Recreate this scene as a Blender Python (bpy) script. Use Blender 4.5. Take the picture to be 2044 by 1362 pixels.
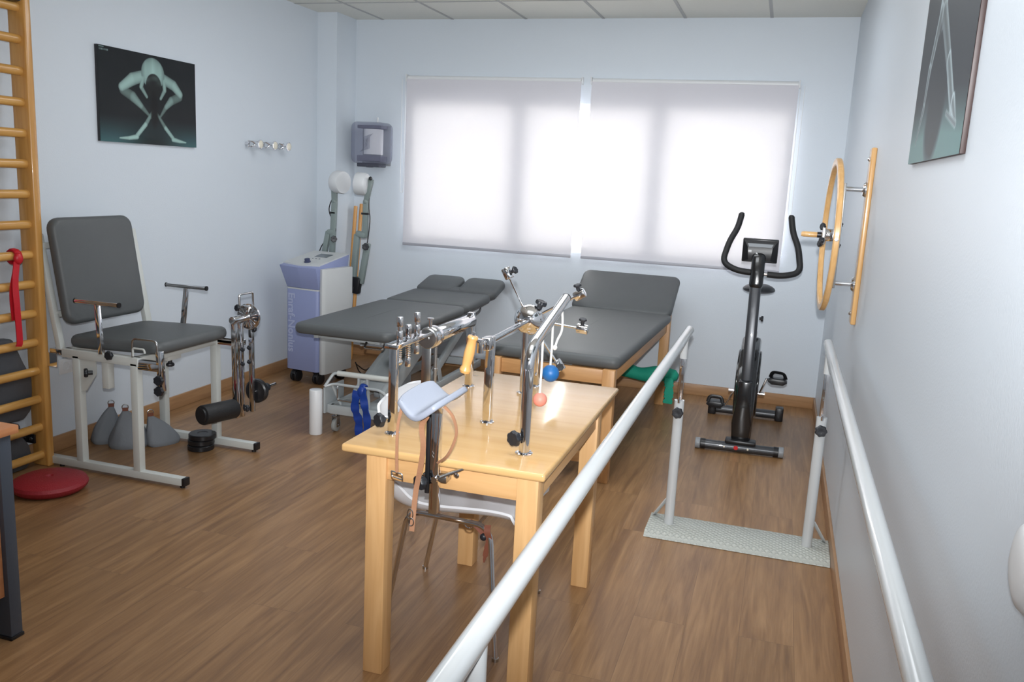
import bpy, bmesh, math, random
from mathutils import Vector, Matrix
from math import radians as Rd, sin, cos, pi

for o in list(bpy.data.objects):
    bpy.data.objects.remove(o)
S = bpy.context.scene
COL = S.collection

# ------------------------------------------------------------ camera
CAM_H = 1.585
yaw, pitch, roll = Rd(17.05), Rd(10.91), Rd(2.89)
fwd0 = Vector((-sin(yaw), cos(yaw), 0)); right0 = Vector((cos(yaw), sin(yaw), 0))
fwd = fwd0*cos(pitch) + Vector((0, 0, -sin(pitch)))
up0 = fwd0*sin(pitch) + Vector((0, 0, cos(pitch)))
rt = right0*cos(roll) + up0*sin(roll)
up = -right0*sin(roll) + up0*cos(roll)
cam = bpy.data.cameras.new('camera')
cam.sensor_width = 36.0
cam.lens = 1708.0/2044.0*36.0
cam.clip_start = 0.05
cam.clip_end = 100
camo = bpy.data.objects.new('camera', cam); COL.objects.link(camo)
camo.matrix_world = Matrix(((rt.x, up.x, -fwd.x, 0), (rt.y, up.y, -fwd.y, 0), (rt.z, up.z, -fwd.z, CAM_H), (0, 0, 0, 1)))
S.camera = camo

# ------------------------------------------------------------ world, lights, exposure
S.view_settings.view_transform = 'Standard'
S.view_settings.look = 'None'
S.view_settings.gamma = 1
S.view_settings.exposure = 0.08
S.view_settings.use_curve_mapping = False
w = bpy.data.worlds.new('world'); S.world = w; w.use_nodes = True
bg = w.node_tree.nodes['Background']
bg.inputs[0].default_value = (1.0, 0.985, 0.95, 1)
bg.inputs[1].default_value = 10.0

def light(name, kind, loc, energy, color=(1, 1, 1), size=None, rot=None, sizey=None):
    l = bpy.data.lights.new(name, kind); l.energy = energy; l.color = color
    if kind == 'AREA':
        l.size = size
        if sizey: l.shape = 'RECTANGLE'; l.size_y = sizey
    elif size: l.shadow_soft_size = size
    o = bpy.data.objects.new(name, l); COL.objects.link(o); o.location = loc
    if rot: o.rotation_euler = rot
    return o
# the camera's own flash, just above the lens
fl = light('camera_flash', 'SPOT', (0.0, 0.0, CAM_H+0.11), 500, (0.96, 0.98, 1.0), 0.02)
fl.data.spot_size = Rd(92); fl.data.spot_blend = 1.0
fl.rotation_mode = 'QUATERNION'; fl.rotation_quaternion = (fwd+Vector((0.05, 0, 0.24))).to_track_quat('-Z', 'Y')
# unseen area lights added under the ceiling as fill, out of view
light('fill_light_a', 'AREA', (-1.35, 4.5, 2.745), 29, (0.90, 0.95, 1.0), 2.2, None, 1.2)
light('fill_light_b', 'AREA', (-.7, 2.2, 2.745), 15, (0.90, 0.95, 1.0), 1.2, None, 0.6)
light('fill_light_c', 'AREA', (-.6, -0.6, 2.745), 9, (0.90, 0.95, 1.0), 1.2, None, 0.6)

# ------------------------------------------------------------ materials
def new_mat(name):
    m = bpy.data.materials.new(name); m.use_nodes = True
    nt = m.node_tree; b = nt.nodes['Principled BSDF']
    return m, nt, b
def sRGB(r, g, b):
    f = lambda c: (c/255/12.92) if c/255 <= 0.04045 else ((c/255+0.055)/1.055)**2.4
    return (f(r), f(g), f(b), 1)
def plain(name, col, rough=0.5, metal=0.0, bump=0.0, bscale=80, var=0.0, vscale=4, coat=0.0, spec=0.5):
    m, nt, b = new_mat(name)
    b.inputs['Base Color'].default_value = col
    b.inputs['Roughness'].default_value = rough
    b.inputs['Metallic'].default_value = metal
    b.inputs['Coat Weight'].default_value = coat
    b.inputs['Specular IOR Level'].default_value = spec
    tc = nt.nodes.new('ShaderNodeTexCoord')
    n = nt.nodes.new('ShaderNodeTexNoise'); n.inputs['Scale'].default_value = vscale; n.inputs['Detail'].default_value = 4
    nt.links.new(tc.outputs['Object'], n.inputs['Vector'])
    if var:
        mx = nt.nodes.new('ShaderNodeMixRGB')
        mx.inputs[1].default_value = tuple(c*(1-var) for c in col[:3])+(1,)
        mx.inputs[2].default_value = tuple(min(1, c*(1+var)) for c in col[:3])+(1,)
        nt.links.new(n.outputs['Fac'], mx.inputs[0]); nt.links.new(mx.outputs[0], b.inputs['Base Color'])
    if bump:
        n2 = nt.nodes.new('ShaderNodeTexNoise'); n2.inputs['Scale'].default_value = bscale; n2.inputs['Detail'].default_value = 3
        nt.links.new(tc.outputs['Object'], n2.inputs['Vector'])
        bp = nt.nodes.new('ShaderNodeBump'); bp.inputs['Strength'].default_value = bump; bp.inputs['Distance'].default_value = 0.01
        nt.links.new(n2.outputs['Fac'], bp.inputs['Height']); nt.links.new(bp.outputs[0], b.inputs['Normal'])
    return m
def wood(name, c1, c2, axis='z', rough=0.35, scale=1.0, coat=0.0, contrast=1.0):
    m, nt, b = new_mat(name)
    tc = nt.nodes.new('ShaderNodeTexCoord'); mp = nt.nodes.new('ShaderNodeMapping')
    s = [22*scale]*3; s['xyz'.index(axis)] = 1.6*scale
    mp.inputs['Scale'].default_value = s
    nt.links.new(tc.outputs['Object'], mp.inputs['Vector'])
    n = nt.nodes.new('ShaderNodeTexNoise'); n.inputs['Scale'].default_value = 1.6; n.inputs['Detail'].default_value = 7; n.inputs['Distortion'].default_value = 0.8
    nt.links.new(mp.outputs[0], n.inputs['Vector'])
    r = nt.nodes.new('ShaderNodeValToRGB')
    r.color_ramp.elements[0].position = 0.5-0.25/contrast; r.color_ramp.elements[1].position = 0.5+0.22/contrast
    r.color_ramp.elements[0].color = c1; r.color_ramp.elements[1].color = c2
    nt.links.new(n.outputs['Fac'], r.inputs[0]); nt.links.new(r.outputs[0], b.inputs['Base Color'])
    b.inputs['Roughness'].default_value = rough; b.inputs['Coat Weight'].default_value = coat
    b.inputs['Coat Roughness'].default_value = 0.07
    return m

M = {}
M['dispenser_grey'] = plain('dispenser_grey', sRGB(92, 92, 104), .5)
M['wall'] = plain('wall_paint', sRGB(214, 222, 230), 0.42, bump=0.06, bscale=140, spec=0.35)
M['white_paint'] = plain('white_enamel', sRGB(205, 208, 204), 0.3, var=0.03, spec=0.5)
M['bar_white'] = plain('bar_enamel', sRGB(196, 199, 200), 0.18, var=0.02, coat=0.4)
M['chrome'] = plain('chrome', (0.78, 0.78, 0.8, 1), 0.07, 1.0, var=0.05, vscale=30)
M['steel'] = plain('brushed_steel', (0.5, 0.5, 0.5, 1), 0.25, 1.0, var=0.08, vscale=30)
M['black'] = plain('black_plastic', (0.012, 0.012, 0.014, 1), 0.35, bump=0.03)
M['knob'] = plain('knob_plastic', (0.015, 0.017, 0.022, 1), 0.4)
M['foam'] = plain('black_foam', (0.012, 0.012, 0.013, 1), 0.6, bump=0.15, bscale=200)
M['vinyl'] = plain('grey_vinyl', sRGB(86, 89, 90), 0.5, bump=0.06, bscale=260, var=0.05, vscale=9)
M['vinyl_dark'] = plain('dark_grey_vinyl', sRGB(78, 82, 88), 0.45, bump=0.08, bscale=200, var=0.08)
M['vinyl_blue'] = plain('pale_grey_vinyl', sRGB(150, 156, 170), 0.45, bump=0.05, bscale=200)
M['wood_table_z'] = wood('beech_z', sRGB(206, 158, 104), sRGB(226, 182, 128), 'z', 0.38)
M['wood_table_x'] = wood('beech_x', sRGB(206, 158, 104), sRGB(226, 182, 128), 'x', 0.38)
M['wood_table_y'] = wood('beech_y', sRGB(200, 154, 102), sRGB(222, 178, 126), 'y', 0.38)
M['wood_top'] = wood('beech_top', sRGB(206, 162, 104), sRGB(222, 182, 126), 'x', 0.17, 0.6, coat=0.35, contrast=0.7)
M['wood_couch_z'] = wood('couch_beech_z', sRGB(186, 136, 86), sRGB(210, 162, 110), 'z', 0.42)
M['wood_couch_x'] = wood('couch_beech_x', sRGB(186, 136, 86), sRGB(210, 162, 110), 'x', 0.42)
M['wood_couch_y'] = wood('couch_beech_y', sRGB(186, 136, 86), sRGB(210, 162, 110), 'y', 0.42)
M['wood_bars_z'] = wood('pine_z', sRGB(184, 128, 62), sRGB(216, 164, 92), 'z', 0.28, coat=0.4)
M['wood_bars_y'] = wood('pine_y', sRGB(196, 142, 70), sRGB(222, 172, 98), 'y', 0.28, coat=0.4)
M['wood_wheel'] = wood('ash', sRGB(206, 158, 100), sRGB(228, 184, 124), 'z', 0.28, coat=0.4)
M['wood_stick'] = wood('stick_wood', sRGB(190, 132, 66), sRGB(214, 158, 90), 'z', 0.3, coat=0.3)
M['wood_grip'] = wood('grip_wood', sRGB(210, 158, 92), sRGB(226, 178, 112), 'z', 0.3, coat=0.4)
M['skirt_x'] = wood('skirting_x', sRGB(158, 118, 82), sRGB(180, 140, 100), 'x', 0.4)
M['skirt_y'] = wood('skirting_y', sRGB(158, 118, 82), sRGB(180, 140, 100), 'y', 0.4)
M['desk_wood'] = wood('desk_laminate', sRGB(196, 128, 84), sRGB(214, 148, 102), 'y', 0.4)
M['desk_grey'] = plain('desk_grey', sRGB(72, 80, 92), 0.45, bump=0.05)
M['leather'] = plain('tan_leather', sRGB(170, 124, 94), 0.55, bump=0.1, bscale=120, var=0.12, vscale=20)
M['leather_red'] = plain('red_leather', sRGB(124, 72, 54), 0.55, var=0.12, vscale=20)
M['sandbag'] = plain('sandbag_cloth', sRGB(122, 127, 133), 0.62, bump=0.12, bscale=60, var=0.06)
M['rubber_red'] = plain('red_rubber', sRGB(150, 34, 44), 0.5, bump=0.25, bscale=160, var=0.08)
M['band_red'] = plain('red_latex', sRGB(200, 30, 44), 0.4, var=0.1)
M['band_blue'] = plain('blue_latex', sRGB(20, 58, 142), 0.4, var=0.15, vscale=20)
M['ball_blue'] = plain('blue_rubber', sRGB(26, 96, 158), 0.45)
M['ball_pink'] = plain('pink_rubber', sRGB(226, 138, 120), 0.5)
M['rope'] = plain('white_rope', sRGB(232, 230, 226), 0.7, bump=0.4, bscale=300)
M['chair_white'] = plain('white_shell', sRGB(232, 234, 238), 0.28)
M['machine_blue'] = plain('machine_blue', sRGB(140, 149, 188), 0.4, bump=0.03, bscale=200)
M['machine_grey'] = plain('machine_grey', sRGB(196, 198, 198), 0.4)
M['arm_grey'] = plain('arm_grey', sRGB(128, 140, 138), 0.4)
M['head_white'] = plain('electrode_white', sRGB(214, 216, 218), 0.35)
M['screen'] = plain('lcd', sRGB(110, 116, 122), 0.2)
M['text_pale'] = plain('lettering', sRGB(170, 177, 205), 0.5)
M['green'] = plain('green_cloth', sRGB(28, 158, 130), 0.75, bump=0.2, bscale=60, var=0.1)
M['bike_grey'] = plain('bike_dark_grey', sRGB(62, 64, 68), 0.3, 0.3, coat=0.3)
M['bike_black'] = plain('bike_black', (0.01, 0.01, 0.011, 1), 0.16, coat=0.5)
M['cap_grey'] = plain('grey_plastic', sRGB(140, 144, 148), 0.4)
M['red_badge'] = plain('red_badge', sRGB(200, 30, 36), 0.4)
M['white_plastic'] = plain('white_plastic', sRGB(226, 228, 230), 0.35)
M['porcelain'] = plain('porcelain', sRGB(232, 226, 208), 0.2, coat=0.5)
M['paper'] = plain('paper', sRGB(236, 236, 238), 0.8, bump=0.1)
M['plate_grey'] = plain('couch_enamel', sRGB(172, 178, 180), 0.35, var=0.02)
M['brown_edge'] = plain('picture_edge', sRGB(46, 24, 20), 0.5)
M['rubber_grey'] = plain('grey_rubber_tyre', sRGB(150, 152, 150), 0.5)

def smoky():
    m, nt, b = new_mat('smoked_plastic')
    b.inputs['Base Color'].default_value = sRGB(150, 154, 182)
    b.inputs['Roughness'].default_value = 0.08
    b.inputs['Alpha'].default_value = 0.30
    return m
M['smoky'] = smoky()
def glass():
    m, nt, b = new_mat('window_glass')
    nt.nodes.remove(b)
    t = nt.nodes.new('ShaderNodeBsdfTransparent'); g = nt.nodes.new('ShaderNodeBsdfGlossy'); g.inputs['Roughness'].default_value = 0.02
    mx = nt.nodes.new('ShaderNodeMixShader'); mx.inputs[0].default_value = 0.08
    nt.links.new(t.outputs[0], mx.inputs[1]); nt.links.new(g.outputs[0], mx.inputs[2])
    nt.links.new(mx.outputs[0], nt.nodes['Material Output'].inputs[0])
    return m
M['glass'] = glass()
def blindmat():
    m, nt, b = new_mat('blind_fabric')
    nt.nodes.remove(b)
    d = nt.nodes.new('ShaderNodeBsdfDiffuse'); d.inputs[0].default_value = sRGB(236, 235, 242)
    t = nt.nodes.new('ShaderNodeBsdfTranslucent'); t.inputs[0].default_value = (0.80, 0.79, 0.775, 1)
    mx = nt.nodes.new('ShaderNodeMixShader'); mx.inputs[0].default_value = 0.27
    tc = nt.nodes.new('ShaderNodeTexCoord'); n = nt.nodes.new('ShaderNodeTexNoise'); n.inputs['Scale'].default_value = 500
    bp = nt.nodes.new('ShaderNodeBump'); bp.inputs['Strength'].default_value = 0.05
    nt.links.new(tc.outputs['Object'], n.inputs['Vector']); nt.links.new(n.outputs['Fac'], bp.inputs['Height'])
    nt.links.new(bp.outputs[0], d.inputs['Normal'])
    nt.links.new(d.outputs[0], mx.inputs[1]); nt.links.new(t.outputs[0], mx.inputs[2])
    nt.links.new(mx.outputs[0], nt.nodes['Material Output'].inputs[0])
    return m
M['blind'] = blindmat()
def floormat():
    m, nt, b = new_mat('oak_laminate')
    L = nt.links
    tc = nt.nodes.new('ShaderNodeTexCoord')
    mp = nt.nodes.new('ShaderNodeMapping'); mp.inputs['Rotation'].default_value = (0, 0, Rd(90))
    L.new(tc.outputs['Object'], mp.inputs['Vector'])
    br = nt.nodes.new('ShaderNodeTexBrick'); br.offset = 0.37
    br.inputs['Scale'].default_value = 1.0; br.inputs['Brick Width'].default_value = 1.25; br.inputs['Row Height'].default_value = 0.19
    br.inputs['Mortar Size'].default_value = 0.0012; br.inputs['Mortar Smooth'].default_value = 0.3
    br.inputs['Color1'].default_value = (0, 0, 0, 1); br.inputs['Color2'].default_value = (1, 1, 1, 1); br.inputs['Mortar'].default_value = (0.5, 0.5, 0.5, 1)
    L.new(mp.outputs[0], br.inputs['Vector'])
    # grain runs along y, shifted plank by plank
    sh = nt.nodes.new('ShaderNodeVectorMath'); sh.operation = 'MULTIPLY_ADD'
    sh.inputs[1].default_value = (7, 13, 3)
    L.new(br.outputs['Color'], sh.inputs[0]); L.new(tc.outputs['Object'], sh.inputs[2])
    m1 = nt.nodes.new('ShaderNodeMapping'); m1.inputs['Scale'].default_value = (14, 1.0, 1)
    L.new(sh.outputs[0], m1.inputs['Vector'])
    n1 = nt.nodes.new('ShaderNodeTexNoise'); n1.inputs['Scale'].default_value = 1.3; n1.inputs['Detail'].default_value = 6; n1.inputs['Distortion'].default_value = 1.6
    L.new(m1.outputs[0], n1.inputs['Vector'])
    m2 = nt.nodes.new('ShaderNodeMapping'); m2.inputs['Scale'].default_value = (90, 4, 1)
    L.new(sh.outputs[0], m2.inputs['Vector'])
    n2 = nt.nodes.new('ShaderNodeTexNoise'); n2.inputs['Scale'].default_value = 1.5; n2.inputs['Detail'].default_value = 5; n2.inputs['Distortion'].default_value = 0.5
    L.new(m2.outputs[0], n2.inputs['Vector'])
    r = nt.nodes.new('ShaderNodeValToRGB')
    r.color_ramp.elements[0].position = 0.3; r.color_ramp.elements[0].color = sRGB(131, 97, 66)
    r.color_ramp.elements[1].position = 0.72; r.color_ramp.elements[1].color = sRGB(168, 130, 90)
    e = r.color_ramp.elements.new(0.5); e.color = sRGB(151, 114, 77)
    L.new(n1.outputs['Fac'], r.inputs[0])
    mx = nt.nodes.new('ShaderNodeMixRGB'); mx.blend_type = 'MULTIPLY'; mx.inputs[0].default_value = 0.55
    r2 = nt.nodes.new('ShaderNodeValToRGB'); r2.color_ramp.elements[0].position = 0.35; r2.color_ramp.elements[0].color = (0.78, 0.76, 0.74, 1)
    r2.color_ramp.elements[1].position = 0.62; r2.color_ramp.elements[1].color = (1, 1, 1, 1)
    L.new(n2.outputs['Fac'], r2.inputs[0]); L.new(r.outputs[0], mx.inputs[1]); L.new(r2.outputs[0], mx.inputs[2])
    hs = nt.nodes.new('ShaderNodeHueSaturation')
    vm = nt.nodes.new('ShaderNodeMapRange'); vm.inputs[3].default_value = 0.92; vm.inputs[4].default_value = 1.07
    L.new(br.outputs['Color'], vm.inputs[0]); L.new(vm.outputs[0], hs.inputs['Value']); L.new(mx.outputs[0], hs.inputs['Color'])
    mm = nt.nodes.new('ShaderNodeMixRGB'); mm.inputs[2].default_value = sRGB(100, 74, 54)
    f = nt.nodes.new('ShaderNodeMath'); f.operation = 'MULTIPLY'; f.inputs[1].default_value = 0.45
    L.new(br.outputs['Fac'], f.inputs[0]); L.new(f.outputs[0], mm.inputs[0]); L.new(hs.outputs[0], mm.inputs[1])
    L.new(mm.outputs[0], b.inputs['Base Color'])
    b.inputs['Roughness'].default_value = 0.33
    bp = nt.nodes.new('ShaderNodeBump'); bp.inputs['Strength'].default_value = 0.12; bp.inputs['Distance'].default_value = 0.004
    L.new(n2.outputs['Fac'], bp.inputs['Height']); L.new(bp.outputs[0], b.inputs['Normal'])
    return m
M['floor'] = floormat()
def checker_plate():
    m, nt, b = new_mat('tread_plate')
    L = nt.links
    tc = nt.nodes.new('ShaderNodeTexCoord'); mp = nt.nodes.new('ShaderNodeMapping'); mp.inputs['Rotation'].default_value = (0, 0, Rd(45))
    L.new(tc.outputs['Object'], mp.inputs['Vector'])
    br = nt.nodes.new('ShaderNodeTexVoronoi'); br.distance = 'CHEBYCHEV'; br.inputs['Scale'].default_value = 50; br.inputs['Randomness'].default_value = 0.0
    L.new(mp.outputs[0], br.inputs['Vector'])
    r = nt.nodes.new('ShaderNodeValToRGB'); r.color_ramp.elements[0].position = 0.2; r.color_ramp.elements[0].color = (1, 1, 1, 1)
    r.color_ramp.elements[1].position = 0.42; r.color_ramp.elements[1].color = (0, 0, 0, 1)
    L.new(br.outputs['Distance'], r.inputs[0])
    bp = nt.nodes.new('ShaderNodeBump'); bp.inputs['Strength'].default_value = 0.9; bp.inputs['Distance'].default_value = 0.003
    L.new(r.outputs[0], bp.inputs['Height']); L.new(bp.outputs[0], b.inputs['Normal'])
    mx = nt.nodes.new('ShaderNodeMixRGB'); mx.inputs[1].default_value = sRGB(184, 187, 180); mx.inputs[2].default_value = sRGB(200, 202, 195)
    L.new(r.outputs[0], mx.inputs[0]); L.new(mx.outputs[0], b.inputs['Base Color'])
    b.inputs['Roughness'].default_value = 0.35
    return m
M['tread'] = checker_plate()
def paintmat(name, rough=0.45):
    m, nt, b = new_mat(name)
    a = nt.nodes.new('ShaderNodeVertexColor'); a.layer_name = 'print'
    nt.links.new(a.outputs[0], b.inputs['Base Color']); b.inputs['Roughness'].default_value = rough; b.inputs['Specular IOR Level'].default_value = 0.3
    return m
M['print'] = paintmat('photo_print')

# ------------------------------------------------------------ mesh helpers
def frame(d, hint=None):
    d = Vector(d).normalized()
    h = Vector(hint) if hint is not None else (Vector((0, 0, 1)) if abs(d.z) < 0.95 else Vector((0, 1, 0)))
    a = h.cross(d)
    if a.length < 1e-5: a = Vector((1, 0, 0)).cross(d)
    a.normalize(); b = d.cross(a).normalized()
    return a, b, d
class MB:
    def __init__(s): s.bm = bmesh.new(); s.T = None
    def _merge(s, bm2, mat=None):
        if mat is not None: bmesh.ops.transform(bm2, matrix=mat, verts=bm2.verts)
        if s.T is not None: bmesh.ops.transform(bm2, matrix=s.T, verts=bm2.verts)
        me = bpy.data.meshes.new('t'); bm2.to_mesh(me); bm2.free()
        s.bm.from_mesh(me); bpy.data.meshes.remove(me)
        return s
    def box(s, x0, x1, y0, y1, z0, z1, bev=0.0, seg=2, mat=None):
        b = bmesh.new(); bmesh.ops.create_cube(b, size=1)
        for v in b.verts:
            v.co = Vector((x0+(v.co.x+.5)*(x1-x0), y0+(v.co.y+.5)*(y1-y0), z0+(v.co.z+.5)*(z1-z0)))
        if bev: bmesh.ops.bevel(b, geom=b.edges[:], offset=bev, segments=seg, affect='EDGES', profile=0.5)
        return s._merge(b, mat)
    def bar(s, p0, p1, w, h, bev=0.002, hint=None, seg=2):
        """box section from p0 to p1: h along hint (default up), w sideways"""
        p0, p1 = Vector(p0), Vector(p1); a, b, d = frame(p1-p0, hint); L = (p1-p0).length
        m = Matrix.Translation(p0) @ Matrix((a, b, d)).transposed().to_4x4()
        return s.box(-w/2, w/2, -h/2, h/2, 0, L, bev, seg, m)
    def lathe(s, p0, axis, prof, seg=28, hint=None, lobes=0, depth=0.0):
        """prof: list of (radius, height along the axis)"""
        a, b, d = frame(axis, hint); p0 = Vector(p0); bm = bmesh.new(); rings = []
        for r, h in prof:
            if r <= 1e-6: rings.append([bm.verts.new(p0+d*h)]); continue
            rg = []
            for i in range(seg):
                t = 2*pi*i/seg; rr = r*(1+depth*cos(lobes*t)) if lobes else r
                rg.append(bm.verts.new(p0+d*h+a*(rr*cos(t))+b*(rr*sin(t))))
            rings.append(rg)
        for r0, r1 in zip(rings, rings[1:]):
            for i in range(seg):
                j = (i+1) % seg
                if len(r0) == 1 and len(r1) == 1: continue
                if len(r0) == 1: bm.faces.new((r0[0], r1[i], r1[j]))
                elif len(r1) == 1: bm.faces.new((r0[i], r1[0], r0[j]))
                else: bm.faces.new((r0[i], r1[i], r1[j], r0[j]))
        if len(rings[0]) > 1: bm.faces.new(rings[0])
        if len(rings[-1]) > 1: bm.faces.new(rings[-1][::-1])
        bmesh.ops.recalc_face_normals(bm, faces=bm.faces[:])
        return s._merge(bm)
    def cyl(s, p0, p1, r, r2=None, seg=24, bev=0.0):
        p0, p1 = Vector(p0), Vector(p1); L = (p1-p0).length; r2 = r if r2 is None else r2
        pr = [(r, 0), (r2, L)] if not bev else [(r-bev, 0), (r-bev*.3, bev*.3), (r, bev), (r2, L-bev), (r2-bev*.3, L-bev*.3), (r2-bev, L)]
        return s.lathe(p0, p1-p0, pr, seg)
    def sphere(s, c, r, sc=(1, 1, 1), seg=24):
        b = bmesh.new(); bmesh.ops.create_uvsphere(b, u_segments=seg, v_segments=seg//2, radius=r)
        return s._merge(b, Matrix.Translation(Vector(c)) @ Matrix.Diagonal((*sc, 1)))
    def tube(s, pts, r, seg=14, closed=False, r2=None, hint=None, radii=None):
        """sweep an ellipse r x r2 along pts"""
        P = [Vector(p) for p in pts]; n = len(P); bm = bmesh.new(); rings = []; r2 = r if r2 is None else r2
        def tan(i):
            if closed: return (P[(i+1) % n]-P[i-1]).normalized()
            return (P[min(i+1, n-1)]-P[max(i-1, 0)]).normalized()
        a, b, d = frame(tan(0), hint)
        for i in range(n):
            d = tan(i); b = (b-d*b.dot(d))
            if b.length < 1e-6: a, b, d = frame(d, hint)
            b.normalize(); a = b.cross(d).normalized()
            k = radii[i] if radii else 1.0
            rings.append([bm.verts.new(P[i]+a*(r*k*cos(2*pi*j/seg))+b*(r2*k*sin(2*pi*j/seg))) for j in range(seg)])
        m = n if closed else n-1
        for i in range(m):
            r0, r1 = rings[i], rings[(i+1) % n]
            for j in range(seg):
                k = (j+1) % seg; bm.faces.new((r0[j], r0[k], r1[k], r1[j]))
        if not closed: bm.faces.new(rings[0][::-1]); bm.faces.new(rings[-1])
        bmesh.ops.recalc_face_normals(bm, faces=bm.faces[:])
        return s._merge(bm)
    def ribbon(s, pts, w, th, wdir):
        """flat strip of width w (towards wdir) and thickness th along pts"""
        P = [Vector(p) for p in pts]; n = len(P); bm = bmesh.new(); R_ = []
        for i in range(n):
            d = (P[min(i+1, n-1)]-P[max(i-1, 0)]).normalized()
            wd = Vector(wdir[i]) if isinstance(wdir, list) else Vector(wdir)
            wd = (wd-d*wd.dot(d)).normalized(); nn = d.cross(wd)
            ww = w[i] if isinstance(w, list) else w
            R_.append([bm.verts.new(P[i]+wd*(sx*ww/2)+nn*(sy*th/2)) for sx, sy in ((-1, -1), (1, -1), (1, 1), (-1, 1))])
        for i in range(n-1):
            for j in range(4):
                k = (j+1) % 4; bm.faces.new((R_[i][j], R_[i][k], R_[i+1][k], R_[i+1][j]))
        bm.faces.new(R_[0][::-1]); bm.faces.new(R_[-1])
        bmesh.ops.recalc_face_normals(bm, faces=bm.faces[:])
        return s._merge(bm)
    def prism(s, poly, origin, u, v, n, t0, t1, bev=0.0):
        """extrude the 2-D outline poly (in axes u, v) along n from t0 to t1"""
        o, u, v, n = Vector(origin), Vector(u), Vector(v), Vector(n); bm = bmesh.new()
        A = [bm.verts.new(o+u*x+v*y+n*t0) for x, y in poly]; B = [bm.verts.new(o+u*x+v*y+n*t1) for x, y in poly]
        k = len(poly)
        bm.faces.new(A[::-1]); bm.faces.new(B)
        for i in range(k): bm.faces.new((A[i], A[(i+1) % k], B[(i+1) % k], B[i]))
        bmesh.ops.recalc_face_normals(bm, faces=bm.faces[:])
        if bev: bmesh.ops.bevel(bm, geom=bm.edges[:], offset=bev, segments=2, affect='EDGES', profile=0.5)
        return s._merge(bm)
    def pad(s, m, lx, ly, th, cr=0.05, er=0.02, dome=0.0, notch=None, taper=None):
        """upholstered pad centred on x,y with its base at z=0 of matrix m: rounded corners cr, rounded rims er"""
        bm = bmesh.new(); rings = []
        def outline(inset):
            pts = []; c = max(cr-inset, 0.002); hx, hy = lx/2-inset, ly/2-inset
            for cx, cy, a0 in ((hx-c, hy-c, 0), (-hx+c, hy-c, 90), (-hx+c, -hy+c, 180), (hx-c, -hy+c, 270)):
                for k in range(7):
                    a = Rd(a0+15*k); pts.append((cx+c*cos(a), cy+c*sin(a)))
                # extra points along the straight side
            out = []
            for i in range(len(pts)):
                out.append(pts[i]); q = pts[(i+1) % len(pts)]
                if (Vector(q)-Vector(pts[i])).length > 0.08:
                    for k in range(1, 8): out.append((pts[i][0]+(q[0]-pts[i][0])*k/8, pts[i][1]+(q[1]-pts[i][1])*k/8))
            return out
        lev = [(er*(1-cos(Rd(a))), er*(1-sin(Rd(a)))) for a in (0, 30, 60, 90)]
        prof = [(er, 0.0)]
        for a in (30, 60, 90): prof.append((er*(1-sin(Rd(a))), er*(1-cos(Rd(a)))))
        for a in (0, 22, 45, 68, 90): prof.append((er*(1-cos(Rd(a))), th-er+er*sin(Rd(a))))
        for k in (0.25, 0.5, 0.75, 0.93): prof.append((er+(min(lx, ly)/2-er)*k, th))
        for ins, z in prof:
            rg = []
            pl = outline(ins) if ins < min(lx, ly)/2*0.99 else None
            for x, y in pl:
                zz = z
                if dome and z > th-er*0.9:
                    zz = z+dome*max(0, (1-(2*x/lx)**2))*max(0, (1-(2*y/ly)**2))
                if taper: x, y, zz = taper(x, y, zz)
                rg.append(bm.verts.new((x, y, zz)))
            rings.append(rg)
        # the outlines must share a point count
        k = min(len(r) for r in rings)
        for r0, r1 in zip(rings, rings[1:]):
            n0, n1 = len(r0), len(r1)
            if n0 == n1:
                for i in range(n0): bm.faces.new((r0[i], r0[(i+1) % n0], r1[(i+1) % n0], r1[i]))
            else:
                ed = [bm.edges.get((r0[i], r0[(i+1) % n0])) or bm.edges.new((r0[i], r0[(i+1) % n0])) for i in range(n0)]
                ed += [bm.edges.get((r1[i], r1[(i+1) % n1])) or bm.edges.new((r1[i], r1[(i+1) % n1])) for i in range(n1)]
                bmesh.ops.bridge_loops(bm, edges=ed)
        bm.faces.new(rings[0][::-1]); bm.faces.new(rings[-1])
        bmesh.ops.recalc_face_normals(bm, faces=bm.faces[:])
        return s._merge(bm, m)
    def surf(s, f, nu, nv, th):
        """thick sheet over f(u, v), u and v in 0..1"""
        bm = bmesh.new(); G = [[Vector(f(i/nu, j/nv)) for j in range(nv+1)] for i in range(nu+1)]
        def nrm(i, j):
            a = G[min(i+1, nu)][j]-G[max(i-1, 0)][j]; b = G[i][min(j+1, nv)]-G[i][max(j-1, 0)]
            return a.cross(b).normalized()
        A = [[bm.verts.new(G[i][j]) for j in range(nv+1)] for i in range(nu+1)]
        B = [[bm.verts.new(G[i][j]+nrm(i, j)*th) for j in range(nv+1)] for i in range(nu+1)]
        for i in range(nu):
            for j in range(nv):
                bm.faces.new((A[i][j], A[i][j+1], A[i+1][j+1], A[i+1][j])); bm.faces.new((B[i][j], B[i+1][j], B[i+1][j+1], B[i][j+1]))
        for i in range(nu):
            for j in (0, nv): bm.faces.new((A[i][j], A[i+1][j], B[i+1][j], B[i][j]))
        for j in range(nv):
            for i in (0, nu): bm.faces.new((A[i][j], A[i][j+1], B[i][j+1], B[i][j]))
        bmesh.ops.recalc_face_normals(bm, faces=bm.faces[:])
        return s._merge(bm)
    def knob(s, c, axis, r=0.02, stem=0.012, th=None):
        th = th or r*0.9
        return s.lathe(c, axis, [(r*.45, 0), (r*.5, stem), (r*.85, stem+th*.08), (r, stem+th*.3), (r, stem+th*.75), (r*.85, stem+th), (r*.3, stem+th*1.02), (0, stem+th*.95)], 36, None, 7, 0.07)

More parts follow.
